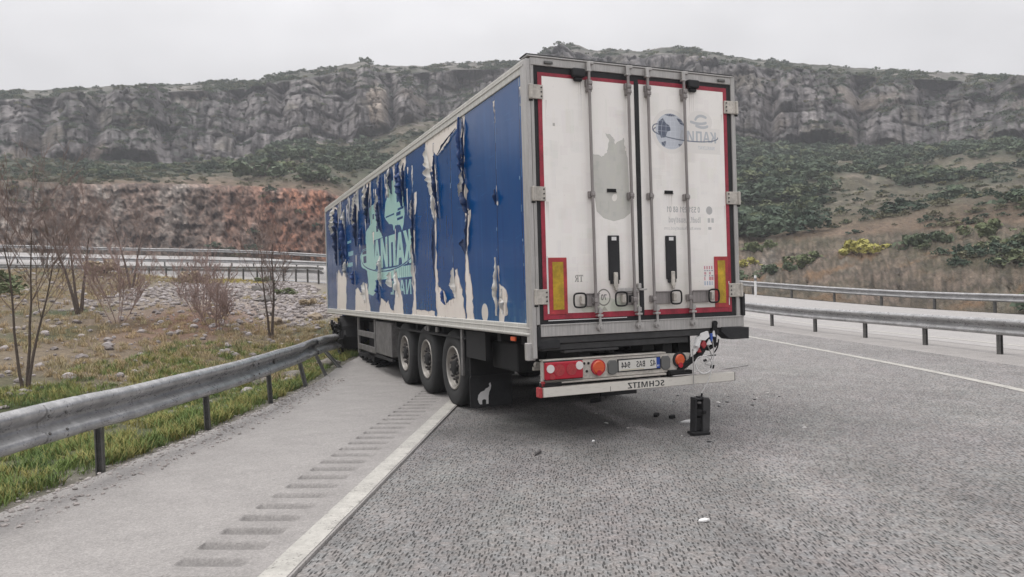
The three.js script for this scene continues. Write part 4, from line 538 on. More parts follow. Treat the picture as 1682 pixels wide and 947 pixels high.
const lightPanel = part(trailer, 'light_panel', [B(-1.205, 0.3, 0.615, 0.825, -0.07, 0.0, 0.01), shapeGeo([[0.3, 0.625], [0.4, 0.635], [0.52, 0.605], [0.57, 0.655], [0.6, 0.7], [0.585, 0.755], [0.61, 0.81], [0.3, 0.815]], 0.06, 0.003).translate(0, 0, -0.065), B(-1.205, 0.28, 0.827, 0.842, -0.09, 0.01, 0.005), B(-1.205, 0.28, 0.592, 0.612, -0.09, 0.012, 0.005)], M.whitePaint, 'white rear light panel broken off at its right end');
{ const l = part(lightPanel, 'tail_lamp', [B(-1.196, -0.762, 0.637, 0.818, 0.0, 0.045, 0.014)], M.redLens); 
  part(trailer, 'tail_lamp_surround', [B(-1.203, -0.755, 0.63, 0.636, 0, 0.03, 0.002), B(-1.203, -0.755, 0.8185, 0.825, 0, 0.03, 0.002)], M.darkGrey);
  for (const x of [-1.14, -0.808]) part(l, 'clear_lens', disc(x, 0.752 + (x > -1 ? 0.016 : 0), 0.044, 0.052, 0.043, 24), M.clearLens);
  for (const [x, y, r] of [[-1.04, 0.735, 0.06], [-0.9, 0.735, 0.06], [-1.12, 0.672, 0.03]]) part(l, 'red_reflector', disc(x, y, 0.044, 0.05, r, 24), M.redRef);
  for (const [x, y] of [[-0.728, 0.778], [-0.678, 0.778], [-0.7, 0.695]]) part(lightPanel, 'bolt_hole', disc(x, y, 0.0, 0.004, 0.014, 12), M.dark);
  for (const [x, y] of [[-0.569, 0.73], [0.453, 0.748]]) { const q = part(lightPanel, 'round_lamp', disc(x, y, 0.0, 0.022, 0.083, 32), x < 0 ? M.redLens : M.gasket); part(q, 'amber_lens', [disc(x, y, 0.022, 0.034, x < 0 ? 0.072 : 0.062, 32, x < 0 ? 0.06 : 0.05), B(x - 0.06, x + 0.06, y - 0.004, y + 0.004, 0.034, 0.038)], M.orangeLens); part(q, 'lamp_base', [disc(x, y - 0.058, 0.03, 0.036, 0.03, 16)], M.redLens); }
  for (const [x, y] of [[-0.395, 0.719], [0.27, 0.726]]) part(lightPanel, 'grey_lamp', [shapeGeo([[x - 0.052, y - 0.05], [x - 0.02, y - 0.072], [x + 0.02, y - 0.072], [x + 0.052, y - 0.05], [x + 0.055, y + 0.04], [x + 0.03, y + 0.07], [x - 0.03, y + 0.07], [x - 0.055, y + 0.04]], 0.02, 0.004)], M.greyLens);
  // number plate, in mirror writing as the photograph has it
  const pl = canvasTex(1024, 240, (x, W, H) => { x.fillStyle = '#dcd9d3'; x.fillRect(0, 0, W, H); x.fillStyle = '#1f2224'; x.lineWidth = 12; x.strokeStyle = '#2a2a2c'; x.strokeRect(6, 6, W - 12, H - 12); x.fillStyle = '#1f47a0'; x.fillRect(W - 96, 10, 88, H - 20); x.fillStyle = '#1d1d1f'; x.textAlign = 'center'; x.textBaseline = 'middle'; x.font = 'bold 168px sans-serif'; mirrored(x, '42', W - 185, H / 2 - 4, 0.74); mirrored(x, 'BAS', 545, H / 2 - 4, 0.74); mirrored(x, '944', 180, H / 2 - 4, 0.8); x.fillStyle = '#eee'; x.font = 'bold 52px sans-serif'; mirrored(x, 'TR', W - 52, H - 60, 1); x.fillStyle = 'rgba(180,165,110,0.5)'; x.fillRect(60, H - 34, 560, 14); });
  mat('plateFace', [0.85, 0.85, 0.84], 0.4, 0, { map: pl });
  const p = part(lightPanel, 'number_plate', [B(-0.332, 0.206, 0.66, 0.798, 0.0, 0.012, 0.003)], M.dark); part(p, 'plate_face', panelGeo([[-0.327, 0.665, 0.0135], [0.201, 0.668, 0.0135], [0.201, 0.796, 0.0135], [-0.327, 0.79, 0.0135]], [[0, 0], [1, 0], [1, 1], [0, 1]]), M.plateFace); }
const btx = canvasTex(2048, 96, (x, W, H) => { x.fillStyle = '#dfdbd4'; x.fillRect(0, 0, W, H); const r = rng(8); for (let i = 0; i < 120; i++) { x.fillStyle = `rgba(120,110,100,${0.05 + 0.12 * r()})`; x.fillRect(r() * W, r() * H, 4 + 50 * r(), 1 + 6 * r()); } x.fillStyle = '#2b2b2e'; x.textAlign = 'center'; x.textBaseline = 'middle'; x.font = 'bold 92px sans-serif'; mirrored(x, 'SCHMITZ', (1.226) / 2.41 * W, H / 2 + 2, 1.02); x.fillStyle = '#4a4542'; x.fillRect(660, 40, 5, 56); });
mat('bumperFace', [0.87, 0.86, 0.84], 0.5, 0, { map: btx });
const bump = part(trailer, 'bumper', [B(-1.222, 1.186, 0.463, 0.563, -0.06, 0.03, 0.008)], M.whitePaint, 'white bumper bar lettered in dark capitals');
part(bump, 'bumper_face', panelGeo([[-1.215, 0.468, 0.0325], [1.18, 0.47, 0.0325], [1.18, 0.559, 0.0325], [-1.215, 0.558, 0.0325]], [[0, 0], [1, 0], [1, 1], [0, 1]]), M.bumperFace);
part(bump, 'end_cap', [B(-1.262, -1.224, 0.46, 0.565, -0.06, 0.03, 0.01)], M.redRef); part(bump, 'end_cap', [B(1.187, 1.197, 0.466, 0.56, -0.05, 0.028, 0.003)], M.midGrey);
part(trailer, 'bumper_bracket', [B(-0.75, -0.62, 0.5, 0.92, -0.2, -0.07, 0.01), B(0.3, 0.42, 0.55, 0.95, -0.2, -0.07, 0.01), B(-1.18, 0.2, 0.57, 0.6, -0.12, -0.02), B(0.32, 0.62, 0.58, 0.625, -0.06, 0.01), B(-1.24, -1.0, 0.565, 0.61, -0.03, 0.02, 0.008)], M.dark);
part(trailer, 'side_reflector', [B(-1.235, -1.19, 0.57, 0.625, 0.0, 0.02, 0.004)], M.redRef);
// smashed right corner: bent strut, wiring, shattered lamp
part(trailer, 'bent_strut', [boxBar([0.44, 0.63, 0.0], [0.72, 0.8, 0.03], 0.05, 0.04), boxBar([0.7, 0.79, 0.03], [0.9, 1.02, 0.02], 0.06, 0.05), boxBar([0.9, 0.86, 0.02], [0.925, 1.13, 0.02], 0.055, 0.05), disc(0.925, 1.13, 0.0, 0.05, 0.03, 14), B(0.3, 0.5, 0.595, 0.64, -0.02, 0.05, 0.01), boxBar([0.82, 0.84, 0.02], [0.96, 0.9, 0.02], 0.03, 0.04)], M.dark, 'black strut bent outwards where the right lamp was torn off');
part(trailer, 'shattered_lamp', [shapeGeo([[0.62, 0.88], [0.66, 0.98], [0.72, 1.0], [0.75, 0.95], [0.7, 0.9], [0.68, 0.82]], 0.03).translate(0, 0, 0.03), shapeGeo([[0.73, 0.98], [0.8, 1.04], [0.85, 1.0], [0.83, 0.94], [0.76, 0.92]], 0.03).rotateY(0.1).translate(0, 0, 0.03), shapeGeo([[0.86, 0.99], [0.89, 1.05], [0.905, 0.98]], 0.02).translate(0, 0, 0.05), shapeGeo([[0.6, 0.83], [0.635, 0.9], [0.65, 0.83]], 0.03).translate(0, 0, 0.04), shapeGeo([[0.66, 0.96], [0.7, 1.03], [0.78, 1.05], [0.8, 0.99], [0.74, 0.95]], 0.03).translate(0, 0, 0.07), shapeGeo([[0.6, 0.9], [0.64, 0.97], [0.68, 0.95], [0.66, 0.88]], 0.03).translate(0, 0, 0.07), shapeGeo([[0.76, 0.9], [0.8, 0.96], [0.83, 0.9]], 0.02).translate(0, 0, 0.08)], M.white, 'white shards of the broken right tail lamp');
part(trailer, 'red_shard', [shapeGeo([[0.69, 0.9], [0.73, 0.96], [0.77, 0.9], [0.73, 0.86]], 0.03).translate(0, 0, 0.06), shapeGeo([[0.66, 0.82], [0.68, 0.87], [0.7, 0.82]], 0.03).translate(0, 0, 0.05)], M.redRef);
part(trailer, 'blue_connector', [B(0.835, 0.865, 0.93, 1.02, 0.05, 0.075, 0.006)], M.bluePlastic);
for (const pts of [[[0.86, 1.02, 0.06], [0.85, 0.8, 0.1], [0.77, 0.68, 0.17], [0.6, 0.54, 0.32], [0.39, 0.41, 0.445]], [[0.6, 0.86, 0.05], [0.6, 0.66, 0.06], [0.605, 0.5, 0.05], [0.6, 0.44, 0.05]], [[0.8, 0.9, 0.05], [0.85, 0.75, 0.06], [0.75, 0.69, 0.07], [0.88, 0.66, 0.07]]]) part(trailer, 'loose_wire', [tube(pts, 0.006, 40, 6)], M.wire);
part(trailer, 'loose_wire', [tube([[0.64, 0.72, 0.05], [0.66, 0.62, 0.06], [0.74, 0.58, 0.06], [0.83, 0.61, 0.06], [0.86, 0.68, 0.05], [0.8, 0.76, 0.05], [0.7, 0.77, 0.05]], 0.006, 50, 6, true)], M.white);
part(trailer, 'loose_wire', [bar([0.85, 0.63, 0.06], [0.86, 0.67, 0.06], 0.022, 8), bar([0.74, 0.72, 0.06], [0.77, 0.73, 0.07], 0.014, 8), tube([[0.9, 0.8, 0.04], [0.94, 0.86, 0.05], [0.96, 0.95, 0.05]], 0.008, 20, 6)], M.dark);

// ---- running gear
part(trailer, 'frame_rail', [B(-0.72, -0.56, 0.72, 1.08, -12.5, -0.15), B(0.56, 0.72, 0.72, 1.08, -12.5, -0.15), ...[-0.5, -1.2, -1.9, -3.4, -4.8, -6.2, -8.0, -10].map(z => B(-1.2, 1.2, 0.97, 1.08, z - 0.05, z + 0.05))], M.dark);
part(trailer, 'rear_chassis', [B(-0.5, 0.15, 0.85, 0.97, -0.9, -0.5), B(-1.1, -0.72, 0.62, 0.95, -1.7, -0.9, 0.03), B(-0.1, 0.5, 0.6, 0.72, -1.6, -1.1, 0.03), bar([-0.35, 0.86, -0.12], [-0.35, 0.99, -0.12], 0.05, 16), B(0.05, 0.2, 0.86, 0.98, -0.2, -0.1)], M.dark);
const R_T = 0.523, WH = [-2.83, -4.145, -5.46];
const tyreGeo = (() => { const P = [[0.292, -0.16], [0.31, -0.178], [0.35, -0.19], [0.42, -0.193], [0.475, -0.183], [0.505, -0.168], [0.519, -0.148], [0.523, -0.13], [0.523, -0.085], [0.511, -0.082], [0.511, -0.07], [0.523, -0.067], [0.523, -0.022], [0.511, -0.019], [0.511, -0.007], [0.523, -0.004], [0.523, 0.045], [0.511, 0.048], [0.511, 0.06], [0.523, 0.063], [0.523, 0.13], [0.505, 0.168], [0.475, 0.183], [0.42, 0.193], [0.35, 0.19], [0.292, 0.16]]; return toCreased(new THREE.LatheGeometry(P.map(p => new THREE.Vector2(...p)), 56)); })();
function toCreased(g) { return g.rotateZ(Math.PI / 2); } // axis along x
const lathe = (P, n = 48) => new THREE.LatheGeometry(P.map(p => new THREE.Vector2(...p)), n).rotateZ(Math.PI / 2);
// outward side is local -x (lathe +y turns to -x)
const lipGeo = lathe([[0.3, 0.17], [0.296, 0.182], [0.284, 0.184], [0.272, 0.172], [0.27, 0.14], [0.258, 0.11]]), dishGeo = lathe([[0.262, 0.112], [0.235, 0.085], [0.2, 0.1], [0.15, 0.13], [0.12, 0.134], [0.02, 0.134]]), hubGeo = lathe([[0.105, 0.134], [0.1, 0.165], [0.085, 0.182], [0.05, 0.188], [0.001, 0.188]], 32);
function wheel(parent, x, z, y = R_T, flip = false, grey = 1) {
  const w = new THREE.Group(); w.name = 'wheel'; w.position.set(x, y, z); if (flip) w.rotation.y = Math.PI; parent.add(w);
  part(w, 'tyre', tyreGeo, M.rubber);
  const rm = part(w, 'rim', lipGeo, M.rimSilver); part(w, 'wheel_disc', dishGeo, M.rimDirty); part(w, 'hub', hubGeo, M.dark);
  const a0 = x * 7 + z * 3; for (let k = 0; k < 10; k++) { const a = a0 + k * Math.PI / 5; part(w, 'hand_hole', new THREE.CylinderGeometry(0.031, 0.031, 0.02, 14).rotateZ(Math.PI / 2).translate(-0.096, Math.cos(a) * 0.213, Math.sin(a) * 0.213), M.dark); const b = a + 0.31; part(w, 'wheel_nut', new THREE.CylinderGeometry(0.017, 0.02, 0.05, 8).rotateZ(Math.PI / 2).translate(-0.15, Math.cos(b) * 0.155, Math.sin(b) * 0.155), M.boltDark); }
  return w;
}
for (const z of WH) { wheel(trailer, -1.065, z, R_T + (z < -2.9 ? 0.02 : 0)); wheel(trailer, 1.065, z, R_T, true); part(trailer, 'axle', [bar([-0.95, 0.53, z], [0.95, 0.53, z], 0.07, 14), B(-0.72, -0.5, 0.5, 0.75, z - 0.1, z + 0.5), B(0.5, 0.72, 0.5, 0.75, z - 0.1, z + 0.5), bar([-0.62, 0.5, z + 0.4], [-0.62, 0.8, z + 0.4], 0.15, 18), bar([0.62, 0.5, z + 0.4], [0.62, 0.8, z + 0.4], 0.15, 18)], M.dark); }
part(trailer, 'mudguard', [B(-1.27, -0.86, 0.94, 0.965, -6.1, -2.2), B(-1.235, -0.62, 0.46, 1.06, -2.17, -2.14), B(-1.26, -1.2, 0.72, 1.06, -2.2, -1.5)], M.dark);
part(trailer, 'mudguard_edge', [B(-1.275, -1.238, 0.46, 1.07, -2.4, -2.33, 0.01)], M.midGrey, 'grey upright edge strip behind the last wheel');
{ const f = part(trailer, 'mud_flap', [B(-1.245, -0.66, 0.06, 0.455, -2.165, -2.145, 0.004), B(-1.24, -0.66, 0.455, 0.475, -2.14, -2.12)], M.gasket, 'black mud flap with a small white elephant emblem');
  const el = [[-1.13, 0.12], [-1.115, 0.1], [-1.085, 0.1], [-1.085, 0.15], [-1.06, 0.165], [-1.03, 0.155], [-1.03, 0.1], [-0.998, 0.1], [-0.995, 0.2], [-0.985, 0.25], [-0.965, 0.29], [-0.955, 0.335], [-0.965, 0.375], [-0.985, 0.36], [-0.98, 0.325], [-1.0, 0.31], [-1.03, 0.3], [-1.05, 0.275], [-1.1, 0.26], [-1.135, 0.22], [-1.145, 0.17]];
  part(f, 'emblem', shapeGeo(el, 0.002).translate(0, 0, -2.144), M.white); }
part(trailer, 'mud_flap', [B(0.66, 1.245, 0.06, 1.0, -2.165, -2.145, 0.004)], M.gasket);
part(trailer, 'side_lamp', [B(-1.3, -1.27, 1.01, 1.06, -0.62, -0.5, 0.01)], M.orangeLens);
part(trailer, 'pipe_bracket', [B(-1.27, -1.24, 0.98, 1.08, -4.0, -3.9, 0.01), disc(-1.25, 1.02, -4.05, -3.98, 0.04, 14), B(-1.27, -1.24, 0.98, 1.06, -3.55, -3.45, 0.01)], M.midGrey);
part(trailer, 'chrome_valve', [disc(-0.95, 0.72, -0.72, -0.66, 0.035, 14), B(-1.0, -0.9, 0.66, 0.7, -0.72, -0.68)], M.hingeWhite);
// tool box, side guard and landing leg ahead of the axles
part(trailer, 'tool_box', [B(-1.26, -0.75, 0.4, 1.03, -7.65, -6.35, 0.02)], M.midGrey, 'grey tool box under the floor ahead of the wheels');
{ const g = part(trailer, 'side_guard', [B(-1.265, -1.225, 0.28, 1.06, -9.5, -9.38, 0.008), B(-1.265, -1.225, 0.38, 1.06, -7.8, -7.68, 0.008)], M.midGrey); for (const y of [0.44, 0.73]) part(g, 'guard_rail', [B(-1.27, -1.24, y - 0.06, y + 0.06, -9.44, -7.7, 0.008)], M.midGrey); part(g, 'guard_rail', [B(-1.262, -1.238, 0.32, 0.37, -7.7, -6.3, 0.006)], M.dark); }
part(trailer, 'added_shade_blocks', [B(-1.05, 1.05, 0.22, 0.95, -9.35, -7.72, 0.03), B(-0.7, 1.1, 0.3, 0.95, -7.7, -6.2, 0.03), B(-1.1, -0.4, 0.12, 0.24, -10.3, -8.6, 0.02), ...[0, 1, 2, 3, 4].map(k => boxBar([-1.15, 0.05 + 0.03 * k, -8.2 - 0.4 * k], [-0.6, 0.2, -8.6 - 0.3 * k], 0.05, 0.25))], M.dark);  // dark blocks added to fill and shade the gap under the floor
part(trailer, 'landing_leg', [B(-0.95, -0.78, 0.3, 1.05, -9.0, -8.82, 0.01), B(0.78, 0.95, 0.3, 1.05, -9.0, -8.82, 0.01), B(-1.02, -0.7, 0.27, 0.3, -9.08, -8.76)], M.darkGrey);

// ---------------------------------------------------------------- tractor under the front of the trailer
const tractor = thing('truck_tractor', 'dark truck tractor wheel and mudguard jammed against the bent crash barrier', 'truck', toWorld(-0.1, 0, -11.1), TY - 0.18);
{ part(tractor, 'chassis', [B(-0.45, -0.3, 0.6, 0.85, -5.0, 1.0), B(0.3, 0.45, 0.6, 0.85, -5.0, 1.0), B(-0.5, 0.5, 0.84, 0.95, -0.5, 0.5, 0.03), B(-1.0, 1.0, 0.45, 0.6, -0.08, 0.08)], M.dark);
  for (const [x, f] of [[-0.98, false], [0.98, true]]) { wheel(tractor, x, 0, 0.5, f); const a = []; for (let k = 0; k <= 8; k++) { const t = -0.35 + k / 8 * (Math.PI + 0.7); a.push([Math.cos(t) * 0.62, 0.5 + Math.sin(t) * 0.56]); } for (let k = 8; k >= 0; k--) { const t = -0.35 + k / 8 * (Math.PI + 0.7); a.push([Math.cos(t) * 0.6, 0.5 + Math.sin(t) * 0.54]); } part(tractor, 'mudguard', shapeGeo(a, 0.56).rotateY(Math.PI / 2).translate(x - 0.28, 0, 0), M.dark); part(tractor, 'wheel_front', [tyreGeo.clone().translate(x, 0.5, -3.6)], M.rubber); }
  part(tractor, 'bumper_scrap', [shapeGeo([[-0.6, 0.55], [-0.1, 0.78], [0.5, 0.86], [0.7, 0.8], [0.6, 0.7], [0.2, 0.72], [-0.2, 0.6], [-0.55, 0.42]], 0.03).rotateY(Math.PI / 2).translate(-1.3, 0, -0.4), boxBar([-1.28, 0.6, -0.9], [-1.26, 0.9, 0.5], 0.05, 0.1), boxBar([-1.3, 0.95, -1.1], [-1.2, 0.7, 0.2], 0.06, 0.04)], M.dark, 'crumpled dark side panel');
  { const r = rng(17), e = []; for (let k = 0; k < 75; k++) { const z = -1.9 + 2.9 * r(), y = 0.12 + 0.8 * r() * (1 - 0.15 * Math.abs(z)), x = -1.44 + 0.3 * r(); e.push(boxBar([x, y, z], [x + 0.1 * (r() - 0.5), y + 0.25 * (r() - 0.4), z + 0.5 * (r() - 0.3)], 0.02 + 0.05 * r(), 0.03 + 0.09 * r())); } for (let k = 0; k < 7; k++) { const z = -1.8 + 2 * r(), y = 0.5 + 0.3 * r(); e.push(tube([[-1.34, y, z], [-1.42, y + 0.15 * r(), z + 0.2], [-1.38, y - 0.2, z + 0.4], [-1.33, y - 0.1, z + 0.7]], 0.018, 20, 6)); } part(tractor, 'torn_wreckage', e, M.dark, 'tangled torn black plastic and hoses'); }
  part(tractor, 'side_tank', [B(-1.2, -0.6, 0.3, 0.85, -2.6, -0.9, 0.08), B(0.6, 1.2, 0.3, 0.85, -2.6, -0.9, 0.08)], M.dark);
  part(tractor, 'cab', [B(-1.22, 1.22, 0.6, 3.4, -4.9, -2.75, 0.12), B(-1.18, 1.18, 0.3, 0.75, -5.1, -3.0, 0.08)], M.filmBlue); }

// ---------------------------------------------------------------- crash barriers
const wave = [[-0.01, 0.735], [0.02, 0.745], [0.055, 0.738], [0.088, 0.705], [0.09, 0.675], [0.068, 0.642], [0.01, 0.608], [0, 0.58], [0.01, 0.552], [0.068, 0.518], [0.09, 0.485], [0.088, 0.455], [0.055, 0.427], [0.02, 0.42], [-0.01, 0.43]];
function beamGeo(path, drop = () => 0) { // path: world [x, y, z, nx, nz]
  return grid(wave.length - 1, path.length - 1, (i, j) => { const p = path[j], d = drop(j); return [p[0] + p[3] * (wave[i][0] + 0.002), p[1] + wave[i][1] - d, p[2] + p[4] * wave[i][0], j * 0.5, wave[i][1]]; });
}
const postGeo = (() => merge([B(-0.03, 0.03, -0.3, 0.62, -0.012, 0.012), B(-0.032, -0.02, -0.3, 0.62, -0.055, 0.055), B(0.02, 0.032, -0.3, 0.62, -0.055, 0.055)]))();
const spacerGeo = merge([B(-0.05, 0.05, -0.1, 0.1, -0.05, 0.06, 0.01)]);
{ // the near barrier, bent where the truck struck it
  const line = [[-4.62, 5], [-4.42, 2], [-4.27, 0], [-3.87, -5], [-3.6, -8.4], [-3.56, -10], [-3.6, -11.3], [-3.66, -12.6], [-3.74, -13.8], [-3.79, -14.8], [-3.84, -15.6], [-3.86, -16.2]];
  const crv = new THREE.CatmullRomCurve3(line.map(([x, z]) => new THREE.Vector3(x, 0, z))), n = 160, path = [];
  for (let k = 0; k <= n; k++) { const p = crv.getPointAt(k / n), t = crv.getTangentAt(k / n); path.push([p.x, 0.012, p.z, -t.z, t.x]); }
  const bz = p => p[2];
  const near = thing('guardrail', 'dented near crash barrier with leaning posts, running from the left edge under the truck', 'guardrail', [0, 0, 0]);
  part(near, 'rail_beam', grid(wave.length - 1, n, (i, j) => { const p = path[j], dent = 0.05 * Math.exp(-(((bz(p) + 13.4) / 0.35) ** 2)) + 0.035 * Math.exp(-(((bz(p) + 12.1) / 0.25) ** 2)), lean = 0.12 * sstep(-12.5, -15.5, bz(p)), dy = 0.01 * noise(j * 0.12, 3, 1) - 0.05 * sstep(-14, -17, bz(p)); const o = wave[i][0] * (1 + 0.6 * noise(j * 0.35, i * 0.3, 4) * sstep(-11, -13, bz(p))) - dent * Math.exp(-(((i - 7) / 3) ** 2)) - lean * (wave[i][1] - 0.3); return [p[0] + p[3] * o, p[1] + wave[i][1] + dy, p[2] + p[4] * o, j * 0.1, wave[i][1]]; }), M.galv);
  for (let k = 0; k < 5; k++) { const j0 = Math.round(n * (0.13 + 0.19 * k)), seg = path.slice(j0, j0 + 4); part(near, 'lap_joint', grid(wave.length - 1, 3, (i, j) => { const p = seg[j], o = wave[i][0] + 0.006; return [p[0] + p[3] * o, p[1] + wave[i][1] + 0.002, p[2] + p[4] * o, j * 0.1, wave[i][1]]; }), M.galv); const q = seg[1], bl = []; for (const y of [0.69, 0.645, 0.505, 0.46]) for (const w of [-0.1, 0.1]) { const o = 0.085; bl.push(new THREE.SphereGeometry(0.014, 8, 6).translate(q[0] + q[3] * o + w * -q[4], y + 0.012, q[2] + q[4] * o + w * q[3])); } part(near, 'joint_bolts', bl, M.galvPost); }
  for (const [x, z, lean, tw] of [[-4.45, 1.2, 0, 0], [-4.29, -0.8, 0.01, 0], [-4.12, -2.8, 0, 0.02], [-3.94, -4.8, 0.02, 0], [-3.8, -6.8, 0.015, 0.03], [-3.68, -8.9, 0.03, 0], [-3.62, -11.03, 0.05, 0.1], [-3.62, -12.9, 0.3, 0.2], [-3.55, -14.1, 0.55, 0.3], [-3.5, -15.2, 0.85, 0.4]]) {
    const q = part(near, 'post', postGeo, M.galvPost); q.position.set(x - 0.03, 0, z); q.rotation.set(0, 0.3 + tw, lean, 'YXZ'); if (lean > 0.1) q.rotation.set(-lean * 0.55, 0.15, lean * 0.8); q.scale.y = 1.05; if (lean < 0.1) { const s = part(near, 'spacer', spacerGeo, M.galvPost); s.position.set(x + 0.0, 0.585, z); s.rotation.y = 0.2; }
  }
}
function barrier(name, label, us, a0, a1, step, side, h = 1) {
  const path = []; for (let a = a0; a <= a1; a += 1) { const p = road(a, us), q = road(a, us + 0.1), L = Math.hypot(q[0] - p[0], q[2] - p[2]); path.push([p[0], p[1], p[2], side * (q[0] - p[0]) / L, side * (q[2] - p[2]) / L]); }
  const g = thing(name, label, 'guardrail', [0, 0, 0]); part(g, 'rail_beam', beamGeo(path), M.galv);
  for (let a = a0 + 0.5; a <= a1; a += step) { const p = road(a, us - side * 0.04), t = a > W0 ? (a - W0) / R0 : 0, q = part(g, 'post', postGeo, M.galvPost); q.position.set(...p); q.rotation.y = -HD + t; }
  return g;
}
barrier('guardrail', 'crash barrier on the median, passing right of the trailer towards the far bend', 10.4, 4, 128, 2, -1);
barrier('guardrail', 'crash barrier along the grassy inner edge of the distant bend, beyond the bare tree', -2.75, 36, 128, 2, 1);
barrier('guardrail', 'outermost crash barrier at the foot of the rocky cut slope', 22.1, 0, 128, 2, -1);
{ const p = road(52, 22.6); const m = thing('marker_post', 'slim white marker post behind the far barrier at the right', 'post', toWorldPost(18.25, 44)); part(m, 'shaft', [B(-0.06, 0.06, -0.3, 1.15, -0.05, 0.05, 0.02)], M.white); part(m, 'black_band', [B(-0.062, 0.062, 0.85, 1.0, -0.052, 0.052)], M.midGrey); }
function toWorldPost(az, r) { const s = Math.sin(az * Math.PI / 180), c = -Math.cos(az * Math.PI / 180), [a, u] = along(s * r, c * r); return road(a, u); }

// ---------------------------------------------------------------- debris on the road
{ const h = thing('lamp_housing', 'black broken lamp housing dangling on a wire just above the road', 'lamp housing', [1.93, 0.012, -7.72], 0.3);
  h.rotation.z = -0.05; h.scale.set(0.8, 1, 0.85);
  part(h, 'shell', [B(-0.105, -0.085, 0.02, 0.36, -0.09, 0.04, 0.006), B(-0.105, 0.02, 0.02, 0.375, -0.09, -0.075, 0.006), B(-0.1, -0.03, 0.355, 0.372, -0.08, 0.05, 0.006), B(-0.035, 0.02, 0.36, 0.385, -0.08, 0.03, 0.006)], M.gasket);
  part(h, 'inner_block', [B(-0.085, 0.01, 0.03, 0.16, -0.07, 0.0, 0.01), B(-0.08, 0.015, 0.18, 0.25, -0.07, 0.02, 0.015), B(0.0, 0.05, 0.21, 0.25, -0.04, 0.06, 0.012)], M.dark);
  part(h, 'flat_side', [shapeGeo([[0.02, 0.02], [0.115, 0.03], [0.12, 0.345], [0.095, 0.37], [0.02, 0.37]], 0.1, 0.006).translate(0, 0, -0.08)], M.darkGrey);
  part(h, 'bright_reflector', [B(-0.07, -0.015, 0.315, 0.335, 0.0, 0.03, 0.006)], M.midGrey);
  part(h, 'bottom_flange', [B(-0.15, 0.11, -0.006, 0.022, -0.08, 0.06, 0.006)], M.dark); part(h, 'wire_stub', [bar([0.0, 0.38, 0], [0.01, 0.42, 0], 0.014, 8)], M.dark); }
const shard = (name, label, cat, p, turn, poly, t, m) => { const o = part(scene, numbered(name), merge([shapeGeo(poly, t, 0.003).rotateX(-Math.PI / 2)]), m); o.position.set(...p); o.rotation.y = turn; o.rotation.z = 0.12; tag(o, label, cat); return o; };
shard('debris_lump', 'black plastic lump on the road, nearer of two left of the lamp housing', 'debris', [1.85, 0.006, -8.71], 0.4, [[-0.035, -0.02], [0.02, -0.03], [0.04, 0.01], [0.01, 0.035], [-0.03, 0.02]], 0.03, M.dark);
shard('debris_lump', 'black plastic lump on the road below the lettering of the bumper, farther of two', 'debris', [1.69, 0.006, -8.87], 1.2, [[-0.05, -0.02], [0.035, -0.03], [0.05, 0.015], [0.0, 0.03], [-0.04, 0.02]], 0.028, M.dark);
shard('debris_shard', 'white lens shard lying on the road beside the lamp housing', 'debris', [1.99, 0.006, -8.45], 0.3, [[-0.1, 0.02], [-0.03, -0.04], [0.09, -0.05], [0.06, 0.01], [-0.02, 0.045]], 0.015, M.white);
shard('debris_shard', 'white scrap alone on the road in the right foreground', 'debris', [1.22, 0.006, -4.87], 0.5, [[-0.03, 0.01], [0.0, -0.015], [0.035, -0.02], [0.025, 0.015], [-0.01, 0.022]], 0.01, M.white);
shard('debris_chip', 'tiny white chip on the dark patch behind the bumper', 'debris', [0.78, 0.006, -7.5], 0.9, [[-0.016, 0], [0.012, -0.012], [0.018, 0.012]], 0.008, M.white);
shard('debris_sliver', 'thin dark sliver standing out on the lane in the middle foreground', 'debris', [0.2, 0.005, -7.0], 1.1, [[-0.08, -0.008], [0.06, -0.012], [0.085, 0.004], [-0.02, 0.012]], 0.014, M.boltDark);
shard('debris_lump', 'small dark lump on the road under the right end of the bumper', 'debris', [1.1, 0.006, -10.1], 0.2, [[-0.08, -0.03], [0.07, -0.03], [0.08, 0.03], [-0.05, 0.035]], 0.04, M.dark);
shard('debris_strip', 'thin dark strip lying across the road right of the lamp housing', 'debris', [3.9, 0.006, -13.6], 0.05, [[-0.45, -0.006], [-0.2, -0.012], [0.4, -0.005], [0.42, 0.006], [-0.4, 0.008]], 0.005, M.midGrey);
shard('debris_chip', 'dark chip lying on the road at the right edge, past the strip', 'debris', [4.28, 0.006, -16.0], 0.4, [[-0.12, -0.04], [0.1, -0.03], [0.12, 0.04], [-0.08, 0.05]], 0.03, M.dark);
shard('debris_chip', 'dark chip on the road between the lamp housing and the strip', 'debris', [3.05, 0.006, -11.9], 0.8, [[-0.07, -0.02], [0.06, -0.03], [0.07, 0.02], [-0.04, 0.03]], 0.02, M.gasket);
